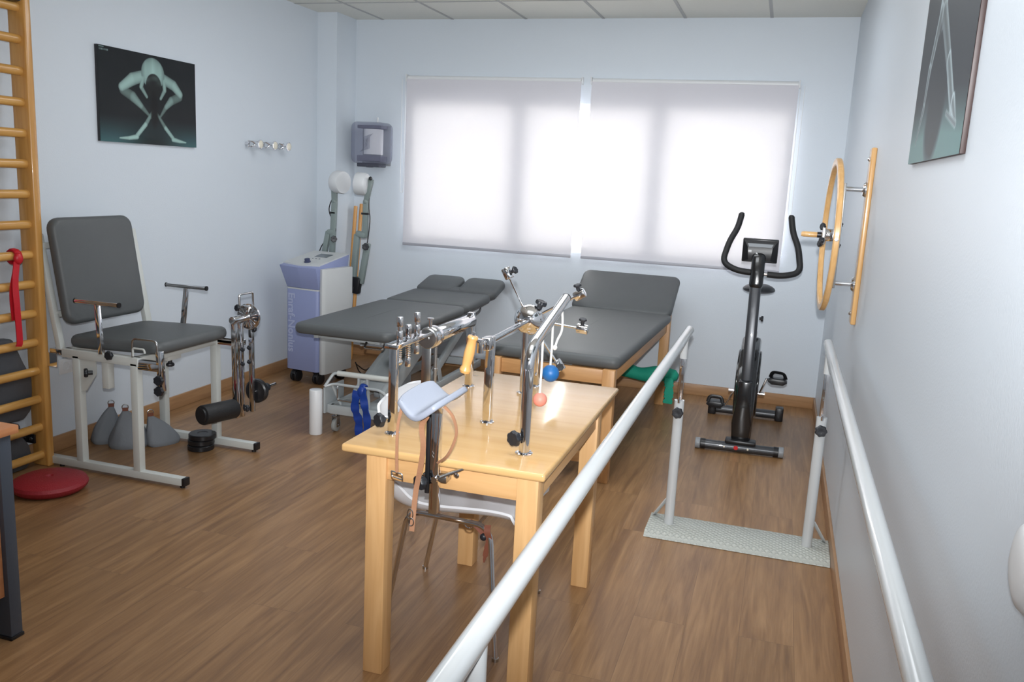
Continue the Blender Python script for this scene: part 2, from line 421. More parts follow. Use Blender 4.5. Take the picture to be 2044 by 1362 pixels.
def finish(name, mb, mat, parent=None, loc=None, sharp=35, label=None):
    me = bpy.data.meshes.new(name)
    o = bpy.data.objects.new(name, me)
    base = Vector(loc) if loc is not None else (parent['_loc_v'] if False else Vector((0, 0, 0)))
    if parent is not None: base = WL[parent.name]
    bm = mb.bm
    if base.length: bmesh.ops.translate(bm, verts=bm.verts, vec=-base)
    bm.to_mesh(me); bm.free()
    me.polygons.foreach_set('use_smooth', [True]*len(me.polygons))
    me.set_sharp_from_angle(angle=Rd(sharp))
    if mat is not None: me.materials.append(M[mat] if isinstance(mat, str) else mat)
    COL.objects.link(o)
    if parent is not None: o.parent = parent
    else: o.location = base
    WL[o.name] = base.copy()
    if label: o['label'] = label
    return o
WL = {}
def thing(name, loc, label, cat, group=None):
    o = bpy.data.objects.new(name, None); COL.objects.link(o); o.location = loc; WL[o.name] = Vector(loc)
    o.empty_display_size = 0.1
    o['label'] = label; o['category'] = cat
    if group: o['group'] = group
    return o
def solo(name, mb, mat, loc, label, cat, group=None, sharp=35):
    o = finish(name, mb, mat, None, loc, sharp); o['label'] = label; o['category'] = cat
    if group: o['group'] = group
    return o
def part(name, mb, mat, parent, label=None, sharp=35):
    return finish(name, mb, mat, parent, None, sharp, label)
def struct(name, mb, mat, parent=None):
    o = finish(name, mb, mat, parent, (0, 0, 0) if parent is None else None)
    if parent is None: o['kind'] = 'structure'
    return o
def rounded(pts, rad, n=5):
    """polyline with its inner corners rounded"""
    P = [Vector(p) for p in pts]; out = [P[0]]
    for i in range(1, len(P)-1):
        a = P[i-1]-P[i]; b = P[i+1]-P[i]; r = min(rad, a.length*.49, b.length*.49)
        p0 = P[i]+a.normalized()*r; p1 = P[i]+b.normalized()*r
        for k in range(n+1):
            t = k/n; out.append(p0*(1-t)**2+P[i]*2*t*(1-t)+p1*t*t)
    out.append(P[-1]); return out
def spline(pts, n=8):
    P = [Vector(p) for p in pts]; P = [P[0]*2-P[1]]+P+[P[-1]*2-P[-2]]; out = []
    for i in range(1, len(P)-2):
        a, b, c, d = P[i-1:i+3]
        for k in range(n):
            t = k/n
            out.append(0.5*((2*b)+(c-a)*t+(2*a-5*b+4*c-d)*t*t+(3*b-a-3*c+d)*t**3))
    out.append(P[-2]); return out
def one(f, *a, **k):
    m = MB(); getattr(m, f)(*a, **k); return m

# ------------------------------------------------------------ the room
XR, XL, XC, D, H, YB = 0.357, -3.63, -3.46, 6.553, 2.764, -2.2
YC = 6.235
struct('floor', one('box', XL-.1, XR+.1, YB-.1, D+.1, -0.1, 0), 'floor')
WX0, WX1, WZ0, WZ1 = -2.955, 0.0, 1.02, 2.15
m = MB()
m.box(XC-.3, WX0, D, D+.22, 0, H); m.box(WX1, XR+.1, D, D+.22, 0, H); m.box(WX0, WX1, D, D+.22, 0, WZ0); m.box(WX0, WX1, D, D+.22, WZ1, H)
struct('wall_back', m, 'wall')
struct('wall_left', one('box', XL-.1, XL, YB, YC, 0, H), 'wall')
struct('wall_left_column', one('box', XL-.1, XC, YC, D, 0, H), 'wall')
struct('wall_right', one('box', XR, XR+.1, YB, D, 0, H), 'wall')
struct('wall_front', one('box', XL-.1, XR+.1, YB-.1, YB, 0, H), 'wall')
def ceilmat():
    m, nt, b = new_mat('ceiling_tiles'); L = nt.links
    b.inputs['Roughness'].default_value = 0.8
    tc = nt.nodes.new('ShaderNodeTexCoord'); n = nt.nodes.new('ShaderNodeTexNoise'); n.inputs['Scale'].default_value = 160; n.inputs['Detail'].default_value = 2
    L.new(tc.outputs['Object'], n.inputs['Vector'])
    mx = nt.nodes.new('ShaderNodeMixRGB'); mx.inputs[1].default_value = sRGB(222, 222, 214); mx.inputs[2].default_value = sRGB(234, 234, 226)
    L.new(n.outputs['Fac'], mx.inputs[0]); L.new(mx.outputs[0], b.inputs['Base Color'])
    return m
M['ceiling'] = ceilmat()
M['tbar'] = plain('ceiling_grid', sRGB(176, 176, 174), 0.5)
ce = struct('ceiling', one('box', XL-.1, XR+.1, YB-.1, D+.2, H, H+.08), 'ceiling')
m = MB(); x = XR-.583
while x > XL: m.box(x-.011, x+.011, YB, D, H-.003, H+.001); x -= .6
y = 5.9
while y > YB: m.box(XL, XR, y-.011, y+.011, H-.0025, H+.001); y -= .6
part('ceiling_grid', m, 'tbar', ce)
struct('baseboard_back', one('box', XC, XR, D-.013, D, 0, .085, .002), 'skirt_x')
struct('baseboard_left', one('box', XL, XL+.013, YB, YC, 0, .085, .002), 'skirt_y')
m = MB(); m.box(XL, XC+.013, YC-.013, YC, 0, .085, .002); m.box(XC, XC+.013, YC, D, 0, .085, .002)
struct('baseboard_left_column', m, 'skirt_y')
struct('baseboard_right', one('box', XR-.013, XR, YB, D, 0, .085, .002), 'skirt_y')

# window with its frame, mullions and panes, set back in the wall
M['frame_white'] = plain('window_frame_white', sRGB(214, 216, 220), 0.4)
fy0, fy1 = D+.012, D+.062
m = MB()
m.box(WX0, WX1, fy0, fy1, WZ0, WZ0+.05); m.box(WX0, WX1, fy0, fy1, WZ1-.05, WZ1)
for a, b in ((WX0, WX0+.05), (WX1-.05, WX1), (-2.09, -1.965), (-1.015, -.89)): m.box(a, b, fy0, fy1, WZ0+.05, WZ1-.05)
wn = struct('window_1', m, 'frame_white')
for a, b in ((WX0+.05, -2.09), (-1.965, -1.015), (-.89, WX1-.05)):
    part('pane', one('box', a, b, fy0+.02, fy0+.026, WZ0+.05, WZ1-.05), 'glass', wn)

# ------------------------------------------------------------ roller blinds
def blind(x0, x1, chain_x, label):
    t = thing('roller_blind', ((x0+x1)/2, 6.51, 1.0), label, 'blind', 'roller blinds over the window')
    part('fabric', one('box', x0+.008, x1-.008, 6.508, 6.5095, 1.0, 2.31), 'blind', t)
    m = MB(); m.box(x0+.008, x1-.008, 6.500, 6.5165, .982, 1.004, .004); part('bottom_bar', m, plain('blind_bar', sRGB(176, 176, 184), .4) if 'bb' not in M else M['bb'], t)
    m = MB(); m.cyl((x0+.012, 6.527, 2.312), (x1-.012, 6.527, 2.312), .021, seg=20); part('roller', m, 'white_plastic', t)
    for xx in (x0, x1-.008): part('end_bracket', one('box', xx, xx+.008, 6.50, D, 2.285, 2.34, .002), 'white_plastic', t)
    m = MB(); pts = rounded([(chain_x, 6.505, 2.30), (chain_x+.004, 6.5, 1.42), (chain_x+.02, 6.5, 1.40), (chain_x+.03, 6.505, 1.43), (chain_x+.028, 6.51, 2.30)], .02)
    m.tube(pts, .0022, 6); part('pull_chain', m, 'white_plastic', t)
blind(-2.992, -1.545, -3.02, 'pale roller blind over the left half of the window, beside the paper towel dispenser')
blind(-1.482, .012, .016, 'pale roller blind over the right half of the window, above the exercise bike')

# ------------------------------------------------------------ pictures
def seg_d(p, a, b, ra, rb):
    ax, ay = a; bx, by = b; px, py = p
    dx, dy = bx-ax, by-ay; t = max(0, min(1, ((px-ax)*dx+(py-ay)*dy)/(dx*dx+dy*dy+1e-9)))
    d = math.hypot(px-ax-dx*t, py-ay-dy*t); r = ra+(rb-ra)*t
    return d, r
def ell(p, c, rx, ry):
    return math.hypot((p[0]-c[0])/rx, (p[1]-c[1])/ry)
def figure_one(u, v):
    W_, H_ = .81, .51
    p = (u*W_, v*H_)
    def P(a, b): return (a*W_, b*H_)
    g = max(0, min(1, (v-.70)/.30))
    c = [10+g*50, 18+g*84, 22+g*84]
    sh = math.exp(-((u-.53)/.33)**2*2)*g
    c = [c[0]*(1-.75*sh), c[1]*(1-.75*sh), c[2]*(1-.75*sh)]
    n = .5+.5*sin(u*37+v*13)*sin(v*41-u*9)
    def over(c, k, br):
        k = max(0, min(1, k)); col = (158*br, 190*br, 184*br)
        return [c[i]*(1-k)+col[i]*k for i in range(3)]
    def limb(c, a, b, ra, rb, br=1.0):
        d, r = seg_d(p, P(*a), P(*b), ra, rb)
        k = (r-d)/.004
        if k > 0: c = [max(a_, b_) for a_, b_ in zip(c, over(c, k, br*(0.35+0.65*math.sqrt(max(0, 1-(d/r)**2)))))]
        return c
    # shins and feet
    c = limb(c, (.52, .62), (.44, .78), .012, .017, .75); c = limb(c, (.44, .78), (.35, .91), .017, .016, 1.0); c = limb(c, (.35, .925), (.27, .945), .017, .013, 1.05); c = limb(c, (.27, .945), (.18, .952), .013, .006, 1)
    c = limb(c, (.56, .64), (.65, .80), .010, .016, .65); c = limb(c, (.65, .80), (.73, .91), .016, .015, .95); c = limb(c, (.73, .925), (.80, .94), .017, .013, 1); c = limb(c, (.80, .94), (.875, .95), .013, .006, 1)
    # thighs down from the elbows
    c = limb(c, (.225, .43), (.32, .49), .030, .032, .62); c = limb(c, (.32, .49), (.40, .58), .032, .020, .8); c = limb(c, (.40, .58), (.50, .70), .020, .008, .6)
    c = limb(c, (.815, .42), (.72, .48), .028, .028, .62); c = limb(c, (.72, .48), (.66, .56), .028, .018, .8); c = limb(c, (.66, .56), (.59, .69), .018, .008, .6)
    # upper limbs
    c = limb(c, (.44, .24), (.32, .30), .034, .038, .95); c = limb(c, (.32, .30), (.215, .40), .038, .028, 1.0); c = limb(c, (.63, .24), (.75, .30), .034, .034, .9); c = limb(c, (.75, .30), (.82, .39), .034, .026, .95)
    # back
    e = ell(p, P(.53, .205), .100, .092)
    if e < 1: c = over(c, (1-e)/.05, .62+.42*math.sqrt(1-e*e)-.08*abs(sin((u-.53)*40)))
    c = limb(c, (.425, .27), (.405, .37), .020, .017, .9); c = limb(c, (.405, .37), (.46, .47), .017, .012, .8)
    c = limb(c, (.645, .27), (.65, .37), .020, .017, .9); c = limb(c, (.65, .37), (.605, .47), .017, .012, .8)
    # head
    e = ell(p, P(.535, .34), .068, .072)
    if e < 1:
        k = min(1, (1-e)/.08); hb = .12+.35*max(0, math.exp(-((v-.27)/.05)**2))*n
        c = [c[i]*(1-k)+(158, 190, 184)[i]*hb*k for i in range(3)]
    e = ell(p, P(.535, .60), .04, .12)
    if e < 1: k = min(1, (1-e)/.5); c = [x*(1-.9*k) for x in c]
    # small caption lines
    if .012 < u < .10 and (.010 < v < .022 or .034 < v < .050) and (int(u*420) % 3 or v < .03) and (v > .03 or u < .06): c = [110, 130, 130]
    return c
def figure_two(u, v):
    """u from the far edge to the near edge, v down"""
    W_, H_ = .83, .62
    p = (u*W_, v*H_)
    def P(a, b): return (a*W_, b*H_)
    g = max(0, min(1, (v-.70-.10*abs(u-.45))/.18))
    c = [42+g*62, 47+g*92, 52+g*86]
    def limb(c, a, b, ra, rb, br):
        d, r = seg_d(p, P(*a), P(*b), ra, rb); k = max(0, min(1, (r-d)/.006))
        if k > 0:
            s_ = br*(.48+.52*(d/r)**1.5); c = [c[i]*(1-k)+(190, 208, 214)[i]*s_*k for i in range(3)]
        return c
    c = limb(c, (.385, .0), (.37, .38), .045, .06, 1.0)
    c = limb(c, (.34, .38), (.24, .60), .035, .026, .95); c = limb(c, (.24, .60), (.215, .76), .026, .020, 1.0); c = limb(c, (.215, .76), (.13, .91), .020, .010, 1.0)
    c = limb(c, (.40, .38), (.62, .62), .035, .028, .9); c = limb(c, (.62, .62), (.79, .82), .028, .026, 1.1); c = limb(c, (.79, .80), (.88, .89), .026, .010, 1.2); c = limb(c, (.88, .89), (.70, .83), .012, .010, 1.2)
    d, r = seg_d(p, P(.37, .46), P(.47, .78), .045, .16); k = max(0, min(1, (r-d)/.04))
    c = [c[i]*(1-k*.9)+(40, 45, 49)[i]*k*.9 for i in range(3)]
    e = ell(p, P(.50, .935), .05, .04)
    if e < 1: k = min(1, (1-e)/.3); c = [c[i]*(1-k)+(46, 52, 54)[i]*k for i in range(3)]
    return c
def picture(x, y0, y1, z0, z1, face, fn, nu, nv, label, edge, tilt=0.0):
    """panel on a side wall; face = +1 looks towards +x"""
    t = thing('wall_picture', (x, (y0+y1)/2, (z0+z1)/2), label, 'picture')
    xb = x+face*(.018 if face > 0 else .012)
    part('panel_board', one('box', min(x, xb), max(x, xb), y0, y1, z0, z1, .001), edge, t)
    bm = bmesh.new(); xf = xb+face*.0008; G = []
    for i in range(nu+1):
        G.append([bm.verts.new((xf, y0+(y1-y0)*i/nu, z1+(z0-z1)*j/nv)) for j in range(nv+1)])
    for i in range(nu):
        for j in range(nv):
            q = (G[i][j], G[i+1][j], G[i+1][j+1], G[i][j+1]); bm.faces.new(q if face < 0 else q[::-1])
    mb = MB(); mb.bm.free(); mb.bm = bm
    o = part('printed_image', mb, 'print', t)
    ca = o.data.color_attributes.new('print', 'FLOAT_COLOR', 'POINT')
    k = 0
    for i in range(nu+1):
        for j in range(nv+1):
            u, v = i/nu, j/nv
            if face < 0: u = 1-u
            c = fn(u, v); ca.data[k].color = sRGB(*[max(0, min(255, q)) for q in c]); k += 1
    return t
picture(XL, 3.905, 4.715, 1.662, 2.172, 1, figure_one, 260, 170, 'dark greenish photo print of a crouching bent-over figure on the left wall', 'black')
t2 = picture(XR, 2.09, 2.92, 1.68, 2.30, -1, figure_two, 200, 150, 'tall dark photo print of a stretched figure high on the right wall', 'brown_edge')

# ------------------------------------------------------------ coat hooks
t = thing('coat_rack', (XL, 5.5, 1.715), 'chrome coat rack with three cream round knobs on the left wall', 'coat rack')
m = MB()
for z in (1.697, 1.733): m.cyl((-3.605, 5.26, z), (-3.605, 5.72, z), .0045, seg=10)
for y in (5.31, 5.49, 5.67):
    m.tube(spline([(XL, y, 1.715), (-3.60, y-.02, 1.733), (-3.58, y, 1.715), (-3.60, y-.02, 1.697), (XL, y, 1.715)], 5), .004, 8)
for y in (5.27, 5.71): m.cyl((XL, y, 1.715), (-3.603, y, 1.715), .012, seg=12); m.box(-3.61, -3.602, y-.006, y+.006, 1.69, 1.74, .002)
part('rail', m, 'chrome', t)
for y in (5.33, 5.51, 5.69):
    h = part('hook', one('lathe', (-3.605, y, 1.715), (1, 0, 0), [(.009, 0), (.007, .035), (.024, .045), (.033, .052), (.033, .058), (.028, .06)]), 'chrome', t)
    part('knob_cap', one('lathe', (-3.5465, y, 1.715), (1, 0, 0), [(.028, 0), (.026, .004), (.015, .0085), (0, .0105)]), 'porcelain', h)

# ------------------------------------------------------------ paper towel dispenser
t = thing('towel_dispenser', (-3.245, D, 1.60), 'smoky translucent paper towel dispenser on the back wall beside the blind', 'towel dispenser')
dx0, dx1, dz0, dz1, dy = -3.405, -3.105, 1.625, 1.955, 6.36
m = MB(); m.pad(Matrix.Translation((( dx0+dx1)/2, D, (dz0+dz1)/2)) @ Matrix.Rotation(Rd(90), 4, 'X'), dx1-dx0, dz1-dz0, D-dy, .05, .03)
part('cover', m, 'smoky', t)
part('back_plate', one('box', dx0+.02, dx1-.02, D-.012, D, dz0-.01, dz1-.02, .004), 'cap_grey', t)
part('paper_roll', one('cyl', (-3.245, 6.465, 1.70), (-3.245, 6.465, 1.90), .078, seg=40), 'paper', t)
for z0_, z1_ in ((1.905, 1.93), (1.645, 1.69)): part('roll_holder', one('box', dx0+.045, dx1-.045, 6.40, 6.53, z0_, z1_, .004), 'dispenser_grey', t)
m = MB(); m.box(dx0+.05, dx1-.05, 6.39, 6.52, 1.600, 1.63, .006); m.box(-3.27, -3.22, 6.385, 6.42, 1.597, 1.612, .003); part('dispensing_slot', m, plain('slot_grey', sRGB(70, 72, 84), .5), t)
part('lock_tab', one('box', -3.25, -3.238, D-.03, D-.015, 1.955, 2.0, .003), 'white_plastic', t)

# ------------------------------------------------------------ wooden sticks in the corner
for i, (x0, y0, x1, y1, h, lab) in enumerate(((-3.41, 6.33, -3.405, 6.48, 1.275, 'left of the two wooden poles leaning in the corner behind the machine'),
                                              (-3.355, 6.33, -3.365, 6.505, 1.295, 'right of the two wooden poles leaning in the corner, the slightly taller one'))):
    m = MB(); m.cyl((x0, y0, 0.003), (x1, y1, h), .0155, seg=16, bev=.003)
    solo('wooden_pole', m, 'wood_stick', (x0, y0, 0), lab, 'pole', 'wooden poles in the corner')

# ------------------------------------------------------------ wall sockets
def socket(y, z, lab):
    t = thing('wall_socket', (XL, y, z), lab, 'socket', 'wall sockets on the left wall')
    part('face_plate', one('box', XL, XL+.009, y-.045, y+.045, z-.042, z+.042, .003), 'white_plastic', t)
    part('socket_insert', one('lathe', (XL+.009, y, z), (1, 0, 0), [(.024, 0), (.024, .003), (.019, .003), (.019, .001), (0, .001)]), 'white_plastic', t)
socket(5.89, .41, 'white wall socket low on the left wall beside the blue-grey machine')
socket(3.60, .455, 'white wall socket low on the left wall behind the grey exercise chair')
t = thing('wall_fixture', (XR, 1.16, 1.13), 'white glossy rounded fixture on the right wall at the photo edge', 'wall fixture')
part('dome', one('lathe', (XR, 1.205, 1.115), (-1, 0, 0), [(.062, 0), (.062, .006), (.055, .014), (.04, .019), (.02, .021), (0, .0215)], 40), 'white_plastic', t)

# ------------------------------------------------------------ wall bars
t = thing('wall_bars', (-3.52, 2.85, 0), 'varnished pine wall bars with round rungs against the left wall', 'wall bars')
for y0 in (3.300, 2.36):
    p_ = part('upright', one('box', -3.565, -3.462, y0, y0+.042, 0, 2.42, .010, 3), 'wood_bars_z', t)
rung_z = lambda i: .062+.1468*i if i <= 9 else 1.383+.1433*(i-9)
for i in range(16):
    z = rung_z(i)
    m = MB(); m.tube([(-3.505, 2.39, z), (-3.505, 3.312, z)], .0195, 18, r2=.0215, hint=(0, 0, 1)); part('rung', m, 'wood_bars_y', t)
m = MB(); m.box(XL, -3.535, 3.288, 3.2995, .118, .165, .002); m.box(XL, XL+.004, 3.25, 3.2995, .118, .165)
br = part('wall_bracket', m, 'black', t)
for x in (-3.60, -3.555): part('bolt', one('lathe', (x, 3.288, .142), (0, -1, 0), [(.009, 0), (.009, .004), (.004, .007), (0, .007)], 6), 'chrome', br)
# grey padded mats behind the bars
m = MB()
m.prism([(2.45, .0), (3.20, .0), (3.215, .5), (3.165, .80), (3.185, 1.1), (3.205, 1.35), (3.235, 1.66), (2.45, 1.66)], (0, 0, 0), (0, 1, 0), (0, 0, 1), (1, 0, 0), -3.627, -3.595, .012)
solo('padded_mat', m, 'vinyl_dark', (-3.61, 2.85, 0), 'tall dark grey padded mat standing against the wall behind the bars', 'mat')
m = MB(); m.prism([(3.02, .27), (3.235, .255), (3.285, .30), (3.297, .40), (3.297, .47), (3.25, .56), (3.20, .68), (3.02, .70), (2.6, .70), (2.6, .27)], (0, 0, 0), (0, 1, 0), (0, 0, 1), (1, 0, 0), -3.595, -3.53, .018)
solo('grey_cushion', m, 'vinyl_dark', (-3.56, 2.95, .27), 'dark grey rounded cushion tucked behind the lower rungs, upper of two', 'cushion', 'grey cushions behind the wall bars')
m = MB(); m.prism([(2.6, .0), (3.24, .0), (3.275, .05), (3.26, .12), (3.22, .18), (3.21, .25), (2.6, .25)], (0, 0, 0), (0, 1, 0), (0, 0, 1), (1, 0, 0), -3.595, -3.53, .018)
solo('grey_cushion', m, 'vinyl_dark', (-3.56, 2.95, 0), 'dark grey cushion on the floor behind the lowest rungs, lower of two', 'cushion', 'grey cushions behind the wall bars')
m = MB(); m.box(-3.60, -3.452, 2.45, 3.285, 2.261, 2.38, .012)
solo('dark_bag', m, 'black', (-3.55, 2.9, 2.26), 'dark bundle lying on the topmost rung at the upper left corner', 'bundle')
# red elastic band
t = thing('exercise_band', (-3.505, 3.19, 1.09), 'red elastic exercise band tied round a rung of the wall bars', 'exercise band')
m = MB(); zr = .062+.1462*7
pts = [(-3.505+.034*cos(a), 3.20+.012*sin(a*.5), zr+.030*sin(a)) for a in [2*pi*i/16 for i in range(16)]]
m.tube(pts, .012, 10, True, r2=.02, hint=(0, 1, 0)); m.sphere((-3.468, 3.195, zr-.005), .026, (.7, .9, 1.1)); part('knot', m, 'band_red', t)
m = MB(); m.ribbon(spline([(-3.468, 3.185, zr-.02), (-3.463, 3.165, zr-.12), (-3.46, 3.165, zr-.26), (-3.462, 3.17, zr-.40), (-3.466, 3.165, zr-.43)]), .034, .004, (0, 1, .0)); part('tail', m, 'band_red', t)
m = MB(); m.ribbon(spline([(-3.468, 3.182, zr-.02), (-3.474, 3.15, zr-.16), (-3.474, 3.152, zr-.30)]), .018, .004, (0, 1, .2)); part('tail', m, 'band_red', t)
# balance cushion
m = MB(); m.lathe((-3.215, 3.065, 0), (0, 0, 1), [(0, .0), (.12, 0), (.15, .008), (.166, .025), (.168, .037), (.160, .052), (.13, .066), (.07, .072), (.018, .072), (.014, .062), (0, .062)], 56)
solo('balance_cushion', m, 'rubber_red', (-3.215, 3.065, 0), 'red round rubber balance cushion on the floor at the foot of the wall bars', 'balance cushion')

# ------------------------------------------------------------ desk corner
t = thing('desk', (-2.7, 1.3, 0), 'office desk with orange wood panel and dark grey end, cut off at the left edge', 'desk')
part('desktop', one('box', -3.05, -2.262, .5, 2.048, .700, .727, .003), 'desk_wood', t)
m = MB(); m.box(-3.0, -2.278, 1.985, 2.03, .012, .700, .003); part('end_panel', m, 'desk_grey', t)
part('front_panel', one('box', -2.312, -2.294, .55, 1.984, .155, .698, .001), 'desk_wood', t)
for x in (-2.96, -2.305): part('foot', one('box', x-.028, x+.030, 1.982, 2.033, 0, .012, .002), 'black', t)

# ------------------------------------------------------------ quadriceps exercise chair
t = thing('exercise_chair', (-3.1, 3.65, 0), 'white framed leg exercise chair with grey padded seat and back', 'exercise chair')
YN, YF = 3.345, 3.96
m = MB()
for y, xa in ((YN, -3.50), (YF, -3.45)): m.box(xa, -2.665, y-.02, y+.02, .014, .052, .003)
part('floor_rail', MB().box(-3.50, -2.672, YN-.02, YN+.02, .014, .052, .003), 'white_paint', t)
part('floor_rail', MB().box(-3.46, -2.682, YF-.02, YF+.02, .014, .052, .003), 'white_paint', t)
m.bm.free()
for y, x in ((YN, -2.672), (YF, -2.682)):
    m = MB(); m.box(x, x+.018, y-.021, y+.021, .013, .053, .003); m.cyl((x-.01, y, 0), (x-.01, y, .014), .012, seg=12); part('end_cap', m, 'black', t)
    part('rear_foot', one('cyl', (-3.42, y, 0), (-3.42, y, .014), .012, seg=12), 'black', t)
for y in (YN, YF):
    for x, z in ((-3.285, .60), (-2.935, .60)):
        part('post', one('box', x-.02, x+.02, y-.02, y+.02, .050, z, .003), 'white_paint', t)
m = MB()
for y in (YN, YF): m.box(-3.37, -2.91, y-.02, y+.02, .585, .628, .003)
m.box(-2.955, -2.915, YN, YF, .590, .628, .003); m.box(-3.37, -3.33, YN, YF, .590, .628, .003)
part('seat_frame', m, 'white_paint', t)
for y in (YN, YF): part('slide_tube', one('box', -3.45, -2.80, y-.014, y+.014, .592, .620, .002), 'chrome', t)
part('seat_pad', one('pad', Matrix.Translation((-3.10, 3.655, .632)) @ Matrix.Rotation(Rd(-2), 4, 'Y'), .58, .57, .062, .07, .026, .012), 'vinyl', t)
bp_m = Matrix.Translation((-3.385, 3.652, .735)) @ Matrix.Rotation(Rd(81), 4, 'Y') 
# back pad: local x runs up the back, local z looks forward
axu = Vector((-.16, 0, 1)).normalized(); axn = Vector((1, 0, .16)).normalized(); axy = Vector((0, 1, 0))
ctr = Vector((-3.40, 3.622, 1.005))
Mb = Matrix((axn.cross(axu)*-1, axu, axn)).transposed().to_4x4()
Mb = Matrix.Translation(ctr-axn*.03) @ Matrix((axy*-1, axu, (axy*-1).cross(axu))).transposed().to_4x4()
nz = (axy*-1).cross(axu)
if nz.x < 0: Mb = Matrix.Translation(ctr-axn*.03) @ Matrix((axy, axu, axy.cross(axu))).transposed().to_4x4()
part('back_pad', one('pad', Mb, .545, .535, .062, .06, .025, .01), 'vinyl', t)
m = MB()
for y in (3.362, 3.995): m.bar((-3.405, y, .60), (-3.512, y, 1.185), .032 if y < 3.5 else .045, .030, .003, hint=(1, 0, 0))
for z, x in ((1.13, -3.495), (.79, -3.435)): m.bar((x, 3.36, z), (x, 3.995, z), .02, .03, .002)
part('back_frame', m, 'white_paint', t)
for y in (3.362, 3.985): part('back_pin', one('cyl', (-3.512, y-.012, 1.192), (-3.512, y+.012, 1.192), .007, seg=10), 'black', t)
m = MB(); m.prism([(-3.40, .60), (-3.47, .60), (-3.49, .56), (-3.49, .53), (-3.40, .53)], (0, 0, 0), (1, 0, 0), (0, 0, 1), (0, 1, 0), YN-.022, YN-.018); part('back_hinge', m, 'chrome', t)
for y, x0, x1, xb, zt, zb in ((YN+.005, -3.123, -3.155, -3.16, .868, .625), (YF, -3.135, -3.118, -3.117, .888, .625)):
    a = part('armrest', one('cyl', (xb-.128, y, zt+.006), (xb+.128, y, zt+.006), .0125, seg=16), 'chrome', t)
    part('armrest_post', one('bar', (x0, y-.022, zb), (xb, y, zt), .022, .022, .002, (1, 0, 0)), 'chrome', a)
    for xx, s_ in ((xb-.128, -1), (xb+.128, 1)): part('grip_end', one('cyl', (xx, y, zt+.006), (xx+.006*s_, y, zt+.006), .0135, seg=16), 'black', a)
# gusset, sliding bracket and hanging tubes under the seat
m = MB(); m.prism([(-3.265, .585), (-3.265, .42), (-3.235, .425), (-3.17, .52), (-3.17, .585)], (0, 0, 0), (1, 0, 0), (0, 0, 1), (0, 1, 0), YN-.012, YN-.004); part('gusset', m, 'white_paint', t)
part('drop_tube', one('box', -3.135, -3.095, YN-.01, YN+.03, .45, .60, .003), 'white_paint', t)
part('clamp_knob', one('knob', (-3.185, YN-.015, .525), (-.7, -.7, 0), .022, .02), 'knob', t)
part('clamp_knob', one('knob', (-3.06, YN-.02, .628), (0, -1, .1), .022, .01), 'knob', t)
part('clamp_knob', one('knob', (-2.96, 3.62, .575), (0, 0, -1), .020, .03), 'knob', t)
part('slide_block', one('box', -2.99, -2.93, 3.57, 3.67, .565, .628, .003), 'white_paint', t)
part('clamp_knob', one('knob', (-2.91, YF-.03, .65), (.3, -.2, 1), .014, .01), 'knob', t)
# near side attachment
m = MB(); m.bar((-2.92, YN, .590), (-2.79, YN, .590), .034, .036, .003); m.bar((-2.795, YN, .672), (-2.785, YN, .475), .030, .028, .004, (1, 0, 0))
part('knee_bracket', m, 'chrome', t)
m = MB(); m.tube(rounded([(-2.945, YN-.01, .61), (-2.945, YN-.01, .722), (-2.80, YN-.01, .722), (-2.80, YN-.01, .66)], .025), .0055, 10); part('carry_handle', m, 'steel', t)
part('pivot_knob', one('knob', (-2.785, YN-.012, .535), (.2, -1, 0), .024, .006), 'knob', t)
part('pivot_knob', one('knob', (-2.785, YN-.012, .482), (.2, -1, 0), .024, .006), 'knob', t)
m = MB(); m.tube(rounded([(-2.925, YN-.03, .64), (-2.925, YN-.03, .68), (-2.86, YN-.03, .68), (-2.855, YN-.03, .66)], .01), .005, 8); part('stop_hook', m, 'white_paint', t)
# far side lever machine
m = MB(); m.bar((-2.92, YF, .618), (-2.745, YF, .618), .028, .030, .002); part('lever_mount', m, 'chrome', t)
lv = part('lever_axle', one('cyl', (-2.75, 3.855, .752), (-2.75, 4.03, .752), .021, seg=24, bev=.003), 'chrome', t)
m = MB(); m.lathe((-2.75, 3.99, .754), (0, 1, 0), [(.0, 0), (.02, 0), (.03, .006), (.066, .008), (.072, .012), (.072, .02), (.066, .024), (0, .024)], 48)
for i in range(18):
    a = 2*pi*i/18; m.bar((-2.75+.026*cos(a), 3.996, .754+.026*sin(a)), (-2.75+.06*cos(a), 3.996, .754+.06*sin(a)), .004, .006, 0)
part('index_disc', m, 'chrome', t)
part('lever_tube', one('bar', (-2.752, 3.880, .745), (-2.752, 3.890, .205), .026, .030, .002, (1, 0, 0)), 'chrome', t)
part('lever_tube', one('bar', (-2.752, 3.935, .73), (-2.752, 3.942, .20), .022, .022, .002, (1, 0, 0)), 'chrome', t)
part('weight_tube', one('bar', (-2.752, 4.032, .70), (-2.752, 4.037, .205), .022, .024, .002, (1, 0, 0)), 'chrome', t)
m = MB(); m.tube(rounded([(-2.75, 3.925, .80), (-2.75, 3.922, .885), (-2.75, 4.045, .885), (-2.75, 4.05, .80)], .012), .0055, 10); m.box(-2.765, -2.735, 3.955, 4.02, .805, .82, .003)
part('carry_handle', m, 'steel', t)
r_ = part('shin_roller', one('cyl', (-2.80, 3.655, .272), (-2.755, 3.875, .262), .053, seg=32, bev=.008), 'foam', t)
part('roller_cap', one('cyl', (-2.8026, 3.6475, .2723), (-2.80, 3.656, .272), .042, seg=24), 'black', r_)
for y, z in ((3.90, .585), (3.96, .585), (3.90, .505), (3.96, .505)): part('clamp_knob', one('knob', (-2.735, y+.01, z), (.2, .9, 0), .013, .006), 'knob', t)
part('clamp_knob', one('knob', (-2.74, 3.945, .245), (.4, .9, 0), .019, .006), 'knob', t)
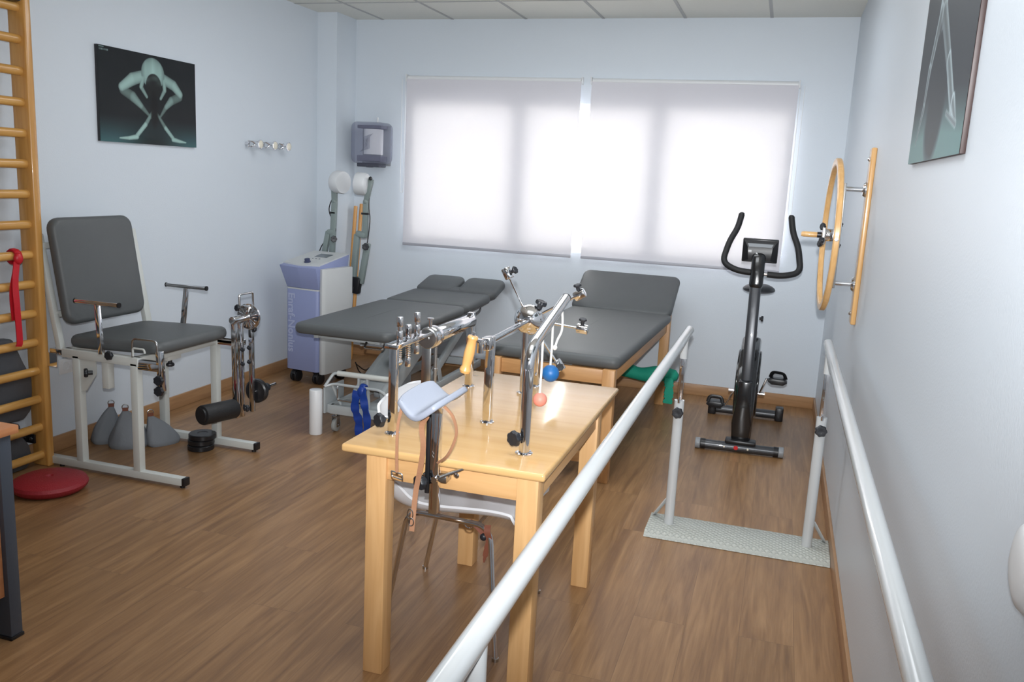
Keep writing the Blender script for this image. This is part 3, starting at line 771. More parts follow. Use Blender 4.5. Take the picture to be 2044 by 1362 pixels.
part('clamp_knob', one('knob', (-2.755, 3.93, .81), (-.3, -.9, .2), .018, .006), 'knob', t)
part('clamp_knob', one('knob', (-2.74, 4.02, .685), (.4, .9, -.2), .018, .006), 'knob', t)
m = MB(); m.cyl((-2.75, 4.04, .316), (-2.75, 4.265, .316), .009, seg=14); part('weight_pin', m, 'chrome', t)
# weight plate on the pin and its collar
m = MB(); m.lathe((-2.75, 4.062, .316), (0, 1, 0), [(.0095, 0), (.06, 0), (.068, .006), (.068, .03), (.06, .036), (.03, .036), (.03, .05), (.0095, .05)], 44)
solo('weight_disc', m, 'black', (-2.75, 4.08, .316), 'black weight disc mounted on the pin of the leg exercise chair', 'weight')
m = MB(); m.lathe((-2.75, 4.150, .316), (0, 1, 0), [(.0095, 0), (.02, 0), (.024, .01), (.024, .03), (.018, .04), (.0095, .04)], 24); part('collar', m, 'knob', t)

# weight discs on the floor
wl = ['black weight disc at the bottom of the stack by the exercise chair', 'black weight disc in the middle of the floor stack', 'black weight disc on top of the floor stack, hole showing']
for i in range(3):
    m = MB(); z = .031*i; r = .074 if i == 2 else .071
    m.lathe((0, 0, 0), (0, 0, 1), [(.011, .0005), (r-.004, .0005), (r, .004), (r, .026), (r-.004, .0300), (.03, .0300), (.028, .028), (.011, .028)], 48)
    c = Vector((-2.975+.006*(i == 2), 3.872+.004*i, z)); m.T = None; bmesh.ops.translate(m.bm, verts=m.bm.verts, vec=c)
    solo('weight_disc', m, 'black', c, wl[i], 'weight', 'black weight discs stacked on the floor')

# ------------------------------------------------------------ sandbags under the chair
def sandbag(cx, cy, w, d, h, rot, lean, lab, seed):
    t = thing('sandbag', (cx, cy, 0), lab, 'sandbag', 'grey sandbags under the exercise chair')
    rnd = random.Random(seed); R_ = Matrix.Rotation(rot, 4, 'Z'); mb = MB(); ph = rnd.random()*6
    bm = bmesh.new(); rings = []; NL = 14; NS = 32
    for i in range(NL+1):
        k = i/NL; z = h*k
        wx = w/2*(1-.84*k**1.7)*(1 if k > .08 else .9+k*1.25); wy = d/2*(1-.84*k**1.5)*(1 if k > .08 else .9+k*1.25)
        rg = []
        for j in range(NS):
            a = 2*pi*j/NS; cxx = abs(cos(a))**.7*math.copysign(1, cos(a)); syy = abs(sin(a))**.8*math.copysign(1, sin(a))
            f = 1+.06*sin(3*a+ph+k*3)+.035*sin(8*a+ph*2-k*7)*k*(1.4-k)*2+.02*sin(13*a+k*4+ph)
            v = Vector((wx*cxx*f+lean*k*k, wy*syy*f, z+(.0 if i else 0)))
            rg.append(bm.verts.new(v))
        rings.append(rg)
    for r0, r1 in zip(rings, rings[1:]):
        for j in range(NS): bm.faces.new((r0[j], r0[(j+1) % NS], r1[(j+1) % NS], r1[j]))
    bm.faces.new(rings[0][::-1]); bm.faces.new(rings[-1])
    bmesh.ops.transform(bm, matrix=Matrix.Translation((cx, cy, 0)) @ R_, verts=bm.verts)
    mb._merge(bm); part('bag', mb, 'sandbag', t, sharp=60)
    top = Matrix.Translation((cx, cy, 0)) @ R_ @ Vector((lean, 0, h))
    m = MB(); m.T = Matrix.Translation(top) @ R_; m.ribbon([(0, 0, -.02), (0, 0, .018)], .030, .010, (1, 0, 0)); part('leather_tab', m, 'leather_red', t)
    m = MB(); m.T = Matrix.Translation(top+Vector((0, 0, .022))) @ R_
    m.tube([(.016*cos(a), 0, .016*sin(a)) for a in [2*pi*i/20 for i in range(20)]], .0025, 8, True); part('ring', m, 'steel', t)
sandbag(-3.515, 3.755, .17, .12, .20, Rd(48), .03, 'left grey sandbag with leather tab and ring, by the white socket', 1)
sandbag(-3.345, 3.74, .215, .13, .205, Rd(40), -.015, 'middle grey sandbag with leather tab under the exercise chair', 2)
sandbag(-3.22, 3.855, .19, .11, .17, Rd(58), -.06, 'right grey sandbag slumped towards the baseboard under the chair', 3)

# ------------------------------------------------------------ shortwave therapy machine
t = thing('therapy_machine', (-3.24, 5.6, 0), 'blue-grey therapy machine on castors with two jointed arms and pale side panel', 'therapy machine')
U = Vector((.985, -.13, 0)).normalized(); V = Vector((.13, .985, 0)).normalized(); O = Vector((-3.415, 5.44, 0))
def mp_(x, y, z): return O+U*x+V*y+Vector((0, 0, z))
MT = Matrix.Translation(O) @ Matrix((U, V, Vector((0, 0, 1)))).transposed().to_4x4()
m = MB(); m.T = MT; WM = .285
# lower body, a gently bowed front
pl = [(0, .02), (.006, .006), (.02, .0), (WM-.02, .0), (WM-.006, .006), (WM, .02), (WM, .34), (0, .34)]
m.prism(pl, (0, 0, 0), (1, 0, 0), (0, 1, 0), (0, 0, 1), .10, .700, .004); part('lower_body', m, 'machine_blue', t)
m = MB(); m.T = MT; m.prism([(x*.99+.0015, y+.003) for x, y in pl], (0, 0, 0), (1, 0, 0), (0, 1, 0), (0, 0, 1), .700, .710); part('seam', m, 'machine_grey', t)
# upper body flares to the left and rises to the back
bm = bmesh.new()
b0 = [(0, .012, .71), (WM*.5, .0, .71), (WM, .012, .71), (WM, .34, .71), (0, .34, .71)]
b1 = [(-.034, -.035, .872), (WM*.5, -.052, .869), (WM+.008, -.035, .872), (WM+.012, .36, .945), (-.03, .36, .945)]
A = [bm.verts.new(p) for p in b0]; B = [bm.verts.new(p) for p in b1]
bm.faces.new(A[::-1]); bm.faces.new(B)
for i in range(5): bm.faces.new((A[i], A[(i+1) % 5], B[(i+1) % 5], B[i]))
bmesh.ops.recalc_face_normals(bm, faces=bm.faces[:]); bmesh.ops.bevel(bm, geom=bm.edges[:], offset=.005, segments=2, affect='EDGES', profile=.5)
m = MB(); m.T = MT; m._merge(bm); part('upper_body', m, 'machine_blue', t)
sl = (.945-.872)/.395
def top(x, y, dz=0): return (x, y, .873+sl*(y+.035)+dz)
bm = bmesh.new()
poly = [(-.032, .01), (WM*.5, -.02), (WM+.004, .01), (WM+.006, .352), (-.025, .352)]
A = [bm.verts.new(top(x, y, -.002)) for x, y in poly]; B = [bm.verts.new(top(x, y, .008)) for x, y in poly]
bm.faces.new(A[::-1]); bm.faces.new(B)
for i in range(5): bm.faces.new((A[i], A[(i+1) % 5], B[(i+1) % 5], B[i]))
bmesh.ops.recalc_face_normals(bm, faces=bm.faces[:])
m = MB(); m.T = MT; m._merge(bm); cp = part('control_panel', m, 'machine_grey', t)
m = MB(); m.T = MT; m.lathe(top(.15, .055, .008), (0, -sl, 1), [(.024, 0), (.024, .008), (.019, .010), (.020, .026), (.016, .029), (0, .029)], 24, None, 10, .03); part('dial', m, plain('dial_blue', sRGB(60, 66, 96), .4), cp)
bm = bmesh.new(); q = [bm.verts.new(top(x, y, dz)) for dz in (.0085, .011) for x, y in ((.10, .20), (.21, .20), (.21, .28), (.10, .28))]
bm.faces.new(q[3::-1]); bm.faces.new(q[4:])
for i in range(4): bm.faces.new((q[i], q[(i+1) % 4], q[4+(i+1) % 4], q[4+i]))
bmesh.ops.recalc_face_normals(bm, faces=bm.faces[:]); m = MB(); m.T = MT; m._merge(bm); part('display', m, 'screen', cp)
for x in (.12, .15, .18):
    m = MB(); m.T = MT; m.lathe(top(x, .155, .008), (0, -sl, 1), [(.006, 0), (.006, .003), (0, .004)], 12); part('button', m, 'screen', cp)
m = MB(); m.T = MT
m.prism([(WM+.001, .02), (WM+.03, .012), (WM+.045, .035), (WM+.060, .34), (WM+.001, .34)], (0, 0, 0), (1, 0, 0), (0, 1, 0), (0, 0, 1), .085, .862, .006)
sp_ = part('side_panel', m, 'machine_grey', t)
# lettering on the front, reading downwards
def text(body, size, mat4, mat, parent, name, ext=.0008, spacing=1.0, bold=.0):
    c = bpy.data.curves.new('txt', 'FONT'); c.body = body; c.size = size; c.extrude = ext; c.space_character = spacing; c.offset = bold
    o = bpy.data.objects.new('txt', c); COL.objects.link(o)
    bpy.context.view_layer.update()
    me = bpy.data.meshes.new_from_object(o.evaluated_get(bpy.context.evaluated_depsgraph_get()))
    bpy.data.objects.remove(o); bpy.data.curves.remove(c)
    bm = bmesh.new(); bm.from_mesh(me); bpy.data.meshes.remove(me)
    bmesh.ops.transform(bm, matrix=mat4, verts=bm.verts)
    mb = MB(); mb._merge(bm); return part(name, mb, mat, parent, sharp=30)
# text axes: x of the text runs down (-Z), y of the text runs to +U
tn = (Vector((0, 0, -1))).cross(U)
TM = Matrix.Translation(mp_(.024, -.0012, .672)) @ Matrix((Vector((0, 0, -1)), U, tn)).transposed().to_4x4()
text('Enraf-Nonius', .083, TM, 'text_pale', t, 'lettering', .0015, 1.0, .0016)
for i, (x, y) in enumerate(((.055, .05), (.25, .06), (.06, .30), (.27, .30))):
    m = MB(); c = mp_(x, y, .042)
    for s_ in (-.017, .017): m.cyl(c+U*(s_-.011)+Vector((0, 0, 0)), c+U*(s_+.011), .042, seg=26, bev=.005)
    cs = part('castor', m, 'black', t)
    m = MB(); m.cyl(c+Vector((0, 0, .0)), c+Vector((0, 0, .062)), .012, seg=14); m.tube([c+V*(.046*cos(a))+Vector((0, 0, .046*sin(a)+.004)) for a in [Rd(20+14*k) for k in range(11)]], .02, 10, r2=.005, hint=(0, 0, 1)); part('castor_hood', m, 'black', cs)
# arms at the back of the machine
ya = 5.84
def ap(px_x, z, dy=0): return Vector((px_x, ya+dy, z))
def arm(P, knobp, w, elbow_w):
    a = part('arm', one('bar', P[0], P[1], .034, .030, .008, (0, 1, 0)), 'arm_grey', t)
    return a
# left arm
k = ya/6.0
def sc(x, z): return Vector((x*k, ya, 1.585-(1.585-z)*k))
L0, L1, L2, L3 = sc(-3.395, .86), sc(-3.385, 1.075), sc(-3.33, .97), sc(-3.335, 1.28)
aL = part('electrode_arm', one('bar', sc(-3.43, .87), sc(-3.385, 1.09), .042, .036, .008, (0, 1, 0)), 'arm_grey', t)
part('arm_link', one('bar', sc(-3.355, .88), sc(-3.335, 1.33), .042, .036, .008, (0, 1, 0)), 'arm_grey', aL)
m = MB(); m.bar(sc(-3.395, 1.085), sc(-3.33, 1.085), .04, .045, .012, (0, 1, 0)); part('arm_joint', m, 'arm_grey', aL)
m = MB(); m.bar(sc(-3.335, 1.32), sc(-3.34, 1.45), .042, .036, .008, (0, 1, 0)); m.sphere(sc(-3.335, 1.325), .022); part('arm_link', m, 'arm_grey', aL)
part('arm_knob', one('knob', sc(-3.335, 1.035)+Vector((.006, -.018, 0)), (.5, -.9, 0), .024, .008), 'knob', aL)
part('cable_clip', one('box', *(lambda c: (c.x-.022, c.x+.022, c.y-.018, c.y+.018, c.z-.008, c.z+.008))(sc(-3.345, 1.235)), .003), 'black', aL)
hd = sc(-3.29, 1.472)
def head(c, ax, parent, flip):
    ax = Vector(ax).normalized()
    m = MB(); m.lathe(c-ax*.05*flip, ax*flip, [(.03, -.012), (.060, -.008), (.078, .004), (.084, .02), (.084, .075), (.080, .085), (.0, .088)], 44)
    h = part('electrode_head', m, 'head_white', parent)
    return h
h1 = head(hd, (1, -.25, -.04), aL, 1)
m = MB(); ax = Vector((1, -.25, -.04)).normalized()
pp = hd+ax*.01; m.bar(pp+Vector((0, -.085, .0)), pp+Vector((.0, -.0862, .0)), .001, .001, 0)
m = MB(); c0 = hd+ax*.028
for dz in (-.045, -.035, -.025, -.015): m.bar(c0+Vector((-.012, -.083, dz)), c0+Vector((.012, -.089, dz)), .002, .003, 0)
m.bm.free()
# right arm
aR = part('electrode_arm', one('bar', sc(-3.168, .69), sc(-3.135, 1.085), .046, .04, .009, (0, 1, 0)), 'arm_grey', t)
part('arm_link', one('bar', sc(-3.10, .70), sc(-3.045, 1.02), .046, .038, .009, (0, 1, 0)), 'arm_grey', aR)
m = MB(); m.bar(sc(-3.145, 1.09), sc(-3.06, 1.075), .045, .05, .014, (0, 1, 0)); part('arm_joint', m, 'arm_grey', aR)
part('arm_link', one('bar', sc(-3.07, 1.06), sc(-3.065, 1.345), .043, .036, .009, (0, 1, 0)), 'arm_grey', aR)
m = MB(); m.bar(sc(-3.065, 1.335), sc(-3.025, 1.51), .04, .034, .009, (0, 1, 0)); m.sphere(sc(-3.065, 1.335), .024); part('arm_link', m, 'arm_grey', aR)
part('arm_knob', one('knob', sc(-3.055, .995)+Vector((.006, -.02, 0)), (.3, -.9, 0), .026, .008), 'knob', aR)
part('cable_clip', one('box', *(lambda c: (c.x-.026, c.x+.026, c.y-.02, c.y+.02, c.z-.008, c.z+.008))(sc(-3.07, 1.245)), .003), 'black', aR)
m = MB(); m.bar(sc(-3.15, .62), sc(-3.13, .75), .075, .06, .012, (0, 1, 0)); part('arm_bracket', m, 'black', aR)
m = MB(); m.bar(mp_(.24, .33, .65), sc(-3.14, .66), .03, .04, .004); part('arm_mount', m, 'black', aR)
h2 = head(sc(-3.112, 1.468), (1, .15, -.04), aR, -1)
part('head_fastener', one('lathe', sc(-3.02, 1.50)+Vector((0, -.02, .012)), (.2, -1, .2), [(.014, 0), (.014, .008), (.008, .012), (0, .012)], 16), 'black', aR)
m = MB(); m.tube(spline([sc(-3.315, 1.42), sc(-3.375, 1.30), sc(-3.38, 1.235), sc(-3.345, 1.17), sc(-3.325, 1.10), sc(-3.36, 1.065), sc(-3.44, .98), sc(-3.475, .90)]), .004, 8); part('cable', m, 'black', aL)
m = MB(); m.tube(spline([sc(-3.04, 1.42), sc(-3.04, 1.30), sc(-3.03, 1.20), sc(-3.045, 1.05), sc(-3.08, .86), sc(-3.11, .80)]), .004, 8); part('cable', m, 'black', aR)
m = MB(); m.tube(spline([(-3.02, 5.80, .10), (-3.05, 6.0, .012), (-3.06, 6.14, .006), (-2.9, 6.12, .006), (-2.62, 6.25, .006)]), .005, 8)
part('power_cable', m, 'black', t)
m = MB(); m.tube(spline([(-3.02, 5.78, .12), (-3.04, 5.9, .012), (-2.93, 5.86, .006), (-2.80, 5.74, .006)]), .005, 8); part('power_cable', m, 'black', t)

# ------------------------------------------------------------ electric treatment couch
t = thing('electric_couch', (-2.40, 5.4, 0), 'height adjustable treatment couch with grey three-section top and white steel base', 'treatment couch')
CX0, CX1 = -2.745, -2.085
def flat(x, y, z): return Matrix.Translation((x, y, z))
part('foot_pad', one('pad', flat(-2.415, 5.045, .595), .66, 1.24, .062, .07, .024, .006), 'vinyl', t)
part('middle_pad', one('pad', flat(-2.415, 5.95, .605) @ Matrix.Rotation(Rd(2), 4, 'X'), .65, .55, .062, .05, .024, .006), 'vinyl', t)
# head pad, raised, with a breathing slot: two wings and a far strip
HM = Matrix.Translation((-2.405, 6.235, .622)) @ Matrix.Rotation(Rd(14), 4, 'X')
m = MB()
m.pad(HM @ flat(-.172, .155, 0), .325, .33, .066, .065, .026, .006); m.pad(HM @ flat(.172, .155, 0), .325, .33, .066, .065, .026, .006)
m.pad(HM @ flat(0, .045, 0), .50, .11, .062, .03, .024, .002)
part('head_pad', m, 'vinyl', t)
m = MB()
for x in (-2.62, -2.21): m.box(x-.015, x+.015, 4.50, 6.20, .565, .595, .003)
for y in (4.55, 5.0, 5.55, 6.15): m.box(-2.64, -2.19, y-.015, y+.015, .560, .590, .003)
part('upper_frame', m, 'plate_grey', t)
m = MB(); m.box(-2.58, -2.25, 4.95, 5.9, .50, .562, .006); m.box(-2.235, -2.215, 5.05, 5.95, .40, .56, .004); m.box(-2.61, -2.59, 5.05, 5.95, .42, .56, .004)
part('under_frame', m, 'plate_grey', t)
m = MB(); m.tube(rounded([(-2.10, 5.15, .585), (-2.085, 5.25, .565), (-2.085, 5.55, .57), (-2.10, 5.62, .585)], .03), .006, 8); m.tube(rounded([(-2.10, 5.70, .59), (-2.085, 5.75, .57), (-2.09, 5.95, .585), (-2.1, 6.0, .60)], .03), .006, 8)
part('release_lever', m, 'black', t)
m = MB(); m.tube(rounded([(-2.28, 4.5, .575), (-2.28, 4.47, .545), (-2.16, 4.47, .545), (-2.16, 4.5, .575)], .015), .007, 8); part('pull_rail', m, 'steel', t)
# base
m = MB()
for x in (-2.485, -2.14): m.box(x-.02, x+.02, 4.44, 6.12, .128, .182, .003)
m.box(-2.485, -2.14, 4.43, 4.47, .128, .182, .003); m.box(-2.485, -2.14, 6.08, 6.12, .128, .182, .003)
m.box(-2.465, -2.34, 4.47, 4.60, .165, .180, .002); m.box(-2.30, -2.16, 4.47, 4.9, .165, .178, .002)
part('base_frame', m, 'plate_grey', t)
part('end_plate', one('box', -2.525, -2.51, 4.425, 4.66, .125, .285, .004), 'plate_grey', t)
part('corner_column', one('cyl', (-2.558, 4.40, 0), (-2.558, 4.40, .275), .039, seg=36, bev=.003), 'white_plastic', t)
m = MB()
m.bar((-2.40, 4.62, .20), (-2.40, 5.40, .54), .035, .11, .006, (0, -.4, 1)); m.bar((-2.225, 4.62, .20), (-2.225, 5.40, .54), .035, .11, .006, (0, -.4, 1))
m.bar((-2.3125, 4.68, .235), (-2.3125, 5.36, .52), .15, .012, .002, (0, -.4, 1))
part('lifting_arm', m, 'plate_grey', t)
m = MB(); m.bar((-2.42, 5.30, .19), (-2.42, 5.98, .50), .03, .06, .004, (0, -.4, 1)); m.bar((-2.20, 5.30, .19), (-2.20, 5.98, .50), .03, .06, .004, (0, -.4, 1)); part('lifting_arm', m, 'plate_grey', t)
m = MB(); m.bar((-2.31, 4.70, .20), (-2.31, 5.45, .49), .04, .04, .01); m.box(-2.36, -2.25, 4.85, 5.1, .18, .31, .01); part('lifting_motor', m, 'cap_grey', t)
m = MB(); m.prism([(5.30, .17), (5.36, .17), (5.27, .35), (5.235, .36), (5.225, .335)], (0, 0, 0), (0, 1, 0), (0, 0, 1), (1, 0, 0), -2.135, -2.127, .001); part('pedal_crank', m, 'plate_grey', t)
# foot operation rails
m = MB(); m.tube([(-2.44, 4.45, .378), (-2.09, 4.45, .378)], .0165, 16); part('foot_rail', m, 'white_paint', t)
m = MB(); m.tube(rounded([(-2.50, 4.40, .30), (-2.462, 4.44, .378), (-2.43, 4.45, .378)], .02), .009, 10); m.tube(rounded([(-2.50, 4.40, .30), (-2.46, 4.43, .315), (-2.15, 4.43, .312), (-2.105, 4.44, .27), (-2.10, 4.45, .18)], .04), .0085, 10)
m.tube([(-2.47, 4.43, .312), (-2.43, 4.47, .182)], .008, 10)
part('operating_rail', m, 'plate_grey', t)
m = MB(); m.tube(rounded([(-2.425, 4.425, .312), (-2.42, 4.41, .30), (-2.42, 4.41, .225), (-2.25, 4.41, .222), (-2.25, 4.41, .30)], .015), .005, 8); part('wire_hook', m, 'steel', t)
m = MB(); m.bar((-2.30, 4.45, .37), (-2.31, 4.47, .18), .012, .02, .002); m.bar((-2.245, 4.45, .37), (-2.24, 4.47, .18), .012, .02, .002); part('rail_strut', m, 'plate_grey', t)
def castor(x, y):
    c = part('castor', one('cyl', (x-.012, y, .040), (x+.012, y, .040), .040, seg=30, bev=.004), 'rubber_grey', t)
    m = MB(); m.box(x-.019, x-.015, y-.022, y+.016, .03, .10, .002); m.box(x+.015, x+.019, y-.022, y+.016, .03, .10, .002); m.box(x-.019, x+.019, y-.022, y+.016, .095, .101, .001); m.cyl((x, y-.0, .10), (x, y, .13), .010, seg=12); m.cyl((x-.021, y, .04), (x+.021, y, .04), .007, seg=12)
    part('castor_fork', m, 'steel', c)
castor(-2.478, 4.50); castor(-2.15, 4.50); castor(-2.478, 6.05); castor(-2.15, 6.05)
# blue band hanging from the couch rail
t = thing('exercise_band', (-2.25, 4.42, .3), 'blue elastic exercise band hanging from the white rail of the couch base', 'exercise band')
m = MB()
m.tube([(-2.258+.004*sin(a*2), 4.43+.017*cos(a), .316+.017*sin(a)) for a in [2*pi*i/14 for i in range(14)]], .007, 8, True, r2=.02, hint=(1, 0, 0)); m.sphere((-2.262, 4.405, .292), .026, (1, .6, 1.3)); part('knot', m, 'band_blue', t)
m = MB(); m.ribbon(spline([(-2.285, 4.398, .30), (-2.29, 4.385, .20), (-2.265, 4.387, .12), (-2.262, 4.38, .035)]), .05, .006, [(1, .3*sin(i), 0) for i in range(40)]); part('tail', m, 'band_blue', t)
m = MB(); m.ribbon(spline([(-2.25, 4.398, .31), (-2.225, 4.38, .22), (-2.21, 4.385, .14), (-2.205, 4.375, .05)]), .045, .006, [(1, -.3*sin(i*.7), 0) for i in range(40)]); part('tail', m, 'band_blue', t)

# ------------------------------------------------------------ wooden treatment couch
t = thing('wooden_couch', (-1.07, 5.2, 0), 'wooden massage couch with grey padded top and raised head section by the window', 'treatment couch')
RZ = Matrix.Translation((-.755, 4.34, 0)) @ Matrix.Rotation(Rd(-1.7), 4, 'Z')
# local: x from -.70 (left) to 0 (right), y from 0 (near) to 1.80
def ob(x0, x1, y0, y1, z0, z1, bev=.003): m = MB(); m.T = RZ; m.box(x0, x1, y0, y1, z0, z1, bev); return m
for x in (-.665, -.03):
    for y in (-.01, 1.80):
        part('leg', ob(x-.033, x+.033, y-.03, y+.03, 0, .618 if y < 1 else .66, .004), 'wood_couch_z', t)
m = ob(-.63, -.065, -.02, .015, .535, .612); part('end_rail', m, 'wood_couch_x', t)
m = ob(-.63, -.065, 1.79, 1.82, .535, .612); part('end_rail', m, 'wood_couch_x', t)
for x in (-.665, -.03): part('side_rail', ob(x-.014, x+.014, .02, 1.77, .535, .612), 'wood_couch_y', t)
part('cross_rail', ob(-.63, -.065, .0, .022, .085, .145), 'wood_couch_x', t)
part('cross_rail', ob(-.63, -.065, 1.79, 1.812, .165, .225), 'wood_couch_x', t)
part('cross_rail', ob(-.65, -.045, .9, .925, .54, .60), 'wood_couch_x', t)
for x in (-.665, -.03):
    m = MB(); m.T = RZ; m.prism([(.02, .56), (.02, .50), (.055, .52), (.095, .54), (.095, .56)], (0, 0, 0), (0, 1, 0), (0, 0, 1), (1, 0, 0), x-.014, x+.014); part('corner_block', m, 'wood_couch_y', t)
part('seat_pad', one('pad', RZ @ flat(-.345, .855, .615), .73, 1.74, .066, .045, .028, .006), 'vinyl', t)
part('head_pad', one('pad', RZ @ Matrix.Translation((-.345, 1.70, .655)) @ Matrix.Rotation(Rd(33), 4, 'X') @ flat(0, .19, 0), .73, .44, .055, .055, .024, .005), 'vinyl', t)
m = MB(); m.T = RZ
for x in (-.60, -.10): m.bar((x, 1.70, .64), (x, 2.03, .86), .02, .03, .002)
m.bar((-.345, 1.80, .60), (-.345, 1.98, .83), .02, .02, .002); part('head_support', m, 'steel', t)
# cushions / rolls on the floor under the wooden couch
m = MB(); c0, c1 = RZ @ Vector((-.62, 1.76, .245)), RZ @ Vector((.06, 1.74, .20))
def bumpy(p0, p1, r, seed, n=16):
    P = []; rd = []
    for i in range(n+1):
        k = i/n; P.append(p0.lerp(p1, k)+Vector((0, .008*sin(seed+k*9), .012*sin(seed*2+k*7)))); rd.append(1+.12*sin(seed+k*11)-(.5 if i in (0, n) else 0))
    return P, rd
P_, rd = bumpy(Vector((-1.03, 5.99, .262)), Vector((-.60, 6.0, .238)), .05, 1)
m = MB(); m.tube(P_, .052, 22, radii=rd); m.ribbon(spline([(-.66, 5.955, .24), (-.650, 5.945, .18), (-.648, 5.945, .10), (-.652, 5.945, .06)]), [.05, .05, .06, .06, .07, .06, .06, .07]*4, .014, (1, .3, 0))
solo('green_cloth', m, 'green', (-.8, 5.98, .1), 'green rolled cloth draped over the stretcher under the wooden couch', 'cloth', sharp=60)
m = MB(); m.pad(Matrix.Translation((-1.18, 5.35, 0)) @ Matrix.Rotation(Rd(12), 4, 'Z'), .36, .24, .16, .06, .05, .01)
solo('floor_cushion', m, 'vinyl_dark', (-1.18, 5.35, 0), 'dark grey cushion on the floor beneath the wooden couch', 'cushion')

# ------------------------------------------------------------ hand therapy table
t = thing('therapy_table', (-.9, 2.8, 0), 'beech hand therapy table carrying chrome exercise frames, in the foreground', 'exercise table')
TX0, TX1, TY0, TY1, TZ = -1.222, -.572, 2.250, 3.392, .755
m = MB(); m.box(TX0, TX1, TY0, TY1, TZ-.026, TZ, .009, 4); part('tabletop', m, 'wood_top', t)
LG = .066
for x in (-1.140, -.658):
    for y in (2.262, 3.10): part('leg', one('box', x, x+LG, y, y+LG, 0, TZ-.026, .003), 'wood_table_z', t)
for y in (2.272, 3.135): part('apron', one('box', -1.140+LG, -.658, y, y+.022, .655, TZ-.026, .002), 'wood_table_x', t)
for x in (-1.130, -.622): part('apron', one('box', x, x+.022, 2.262+LG, 3.10, .655, TZ-.026, .002), 'wood_table_y', t)
part('apron_screw', one('lathe', (-.848, 2.272, .703), (0, -1, 0), [(.009, 0), (.009, .002), (.005, .005), (0, .005)], 16), 'chrome', t)
def flange(x, y, r=.024):
    m = MB(); m.lathe((x, y, TZ), (0, 0, 1), [(r, 0), (r, .004), (r*.8, .006), (r*.45, .006)], 26); m.bm.faces.ensure_lookup_table()
    for a in (45, 225): m.lathe((x+r*.78*cos(Rd(a)), y+r*.78*sin(Rd(a)), TZ+.004), (0, 0, 1), [(.004, 0), (.004, .004), (0, .005)], 10)
    return part('flange', m, 'chrome', t)
def post(x, y, z1, w=.026, rnd=False):
    flange(x, y)
    return part('post', one('cyl', (x, y, TZ), (x, y, z1), w/2, seg=22) if rnd else one('box', x-w/2, x+w/2, y-w/2, y+w/2, TZ, z1, .003), 'chrome', t)
# left frame
xl_ = -1.125
post(xl_, 2.411, 1.040, .025); post(xl_, 3.110, 1.055, .027)
part('horizontal_bar', one('box', xl_-.022, xl_+.022, 2.385, 2.67, 1.036, 1.050, .002), 'chrome', t)
for y, zt, zb in ((2.45, 1.130, .975), (2.517, 1.095, .955), (2.585, 1.126, .985)):
    m = MB(); m.cyl((xl_, y, zb+.02), (xl_, y, zt-.03), .0065, seg=16); m.cyl((xl_, y, 1.05), (xl_, y, 1.085), .0105, seg=18, bev=.002); m.cyl((xl_, y, zt-.032), (xl_, y, zt), .0105, seg=18, bev=.002)
    zz = zb+.02
    m.tube([(xl_+.0085*cos(a), y+.0085*sin(a), 1.036-.05*a/(2*pi*7)) for a in [2*pi*i/10 for i in range(70)]], .0013, 5)
    m.cyl((xl_, y, zb), (xl_, y, zb+.03), .0095, seg=18, bev=.002) if y > 2.46 else m.sphere((xl_, y, zb+.008), .0115, seg=16)
    part('spring_plunger', m, 'chrome', t)
dk = part('pivot_disc', one('lathe', (xl_, 2.672, 1.022), (0, 1, 0), [(0, -.004), (.008, -.004), (.008, 0), (.033, 0), (.036, .003), (.036, .01), (0, .01)], 40), 'steel', t)
part('pivot_collar', one('cyl', (xl_, 2.685, 1.022), (xl_, 2.74, 1.022), .038, seg=34, bev=.004), 'chrome', t)
part('resistance_cylinder', one('cyl', (xl_, 2.74, 1.022), (xl_, 3.10, 1.022), .027, seg=32, bev=.002), 'chrome', t)
m = MB(); m.cyl((xl_, 2.70, 1.05), (xl_, 2.70, 1.085), .006, seg=14); m.lathe((xl_, 2.70, 1.083), (0, 0, 1), [(.004, 0), (.012, .003), (.012, .007), (0, .008)], 16); part('lock_pin', m, 'chrome', t)
m = MB(); m.box(xl_-.020, xl_+.014, 2.676, 2.684, .80, 1.02, .002); m.cyl((xl_+.022, 2.70, TZ), (xl_+.022, 2.70, .99), .006, seg=14); m.cyl((xl_+.022, 2.70, .905), (xl_+.022, 2.70, .915), .009, seg=12)
part('pivot_support', m, 'steel', t)
part('pivot_plate', one('box', xl_-.028, xl_+.03, 2.665, 2.715, TZ, TZ+.05, .002), 'steel', t)
m = MB(); m.knob((xl_-.024, 2.400, .803), (-.45, -.9, 0), .0225, .008); part('clamp_knob', m, 'knob', t)
# middle frame: wrist wheel
xm = -.893
post(xm, 2.669, 1.055, .028); post(-.902, 3.116, 1.0, .026, True); post(-.887, 3.242, 1.03, .026)
part('wheel_axle', one('cyl', (xm, 2.62, 1.040), (xm, 3.25, 1.046), .0105, seg=22), 'chrome', t)
hub = part('wheel_hub', one('lathe', (xm, 3.085, 1.046), (0, 1, 0), [(.012, -.006), (.030, .0), (.048, .014), (.056, .030), (.059, .036), (.059, .046), (.050, .05), (.012, .056)], 44), 'chrome', t)
hc = Vector((xm, 3.125, 1.046))
for ex, ez, kx, kz in ((-.990, 1.215, .035, .02), (-.686, 1.030, .006, .06), (-.768, .880, .02, .0), (-.705, 1.158, -.012, .06)):
    e = Vector((ex, 3.13, ez)); d_ = (e-hc).normalized()
    s_ = part('spoke', one('cyl', hc+d_*.055, e, .0048, seg=12), 'chrome', hub)
    part('spoke_weight', one('cyl', e-d_*.020, e+d_*.024, .0185, seg=26, bev=.003), 'chrome', s_)
    kd = Vector((kx, -.012 if kz else -.05, kz)).normalized()
    part('spoke_knob', one('knob', e+kd*.016, kd, .0145, .016, .010), 'knob', s_)
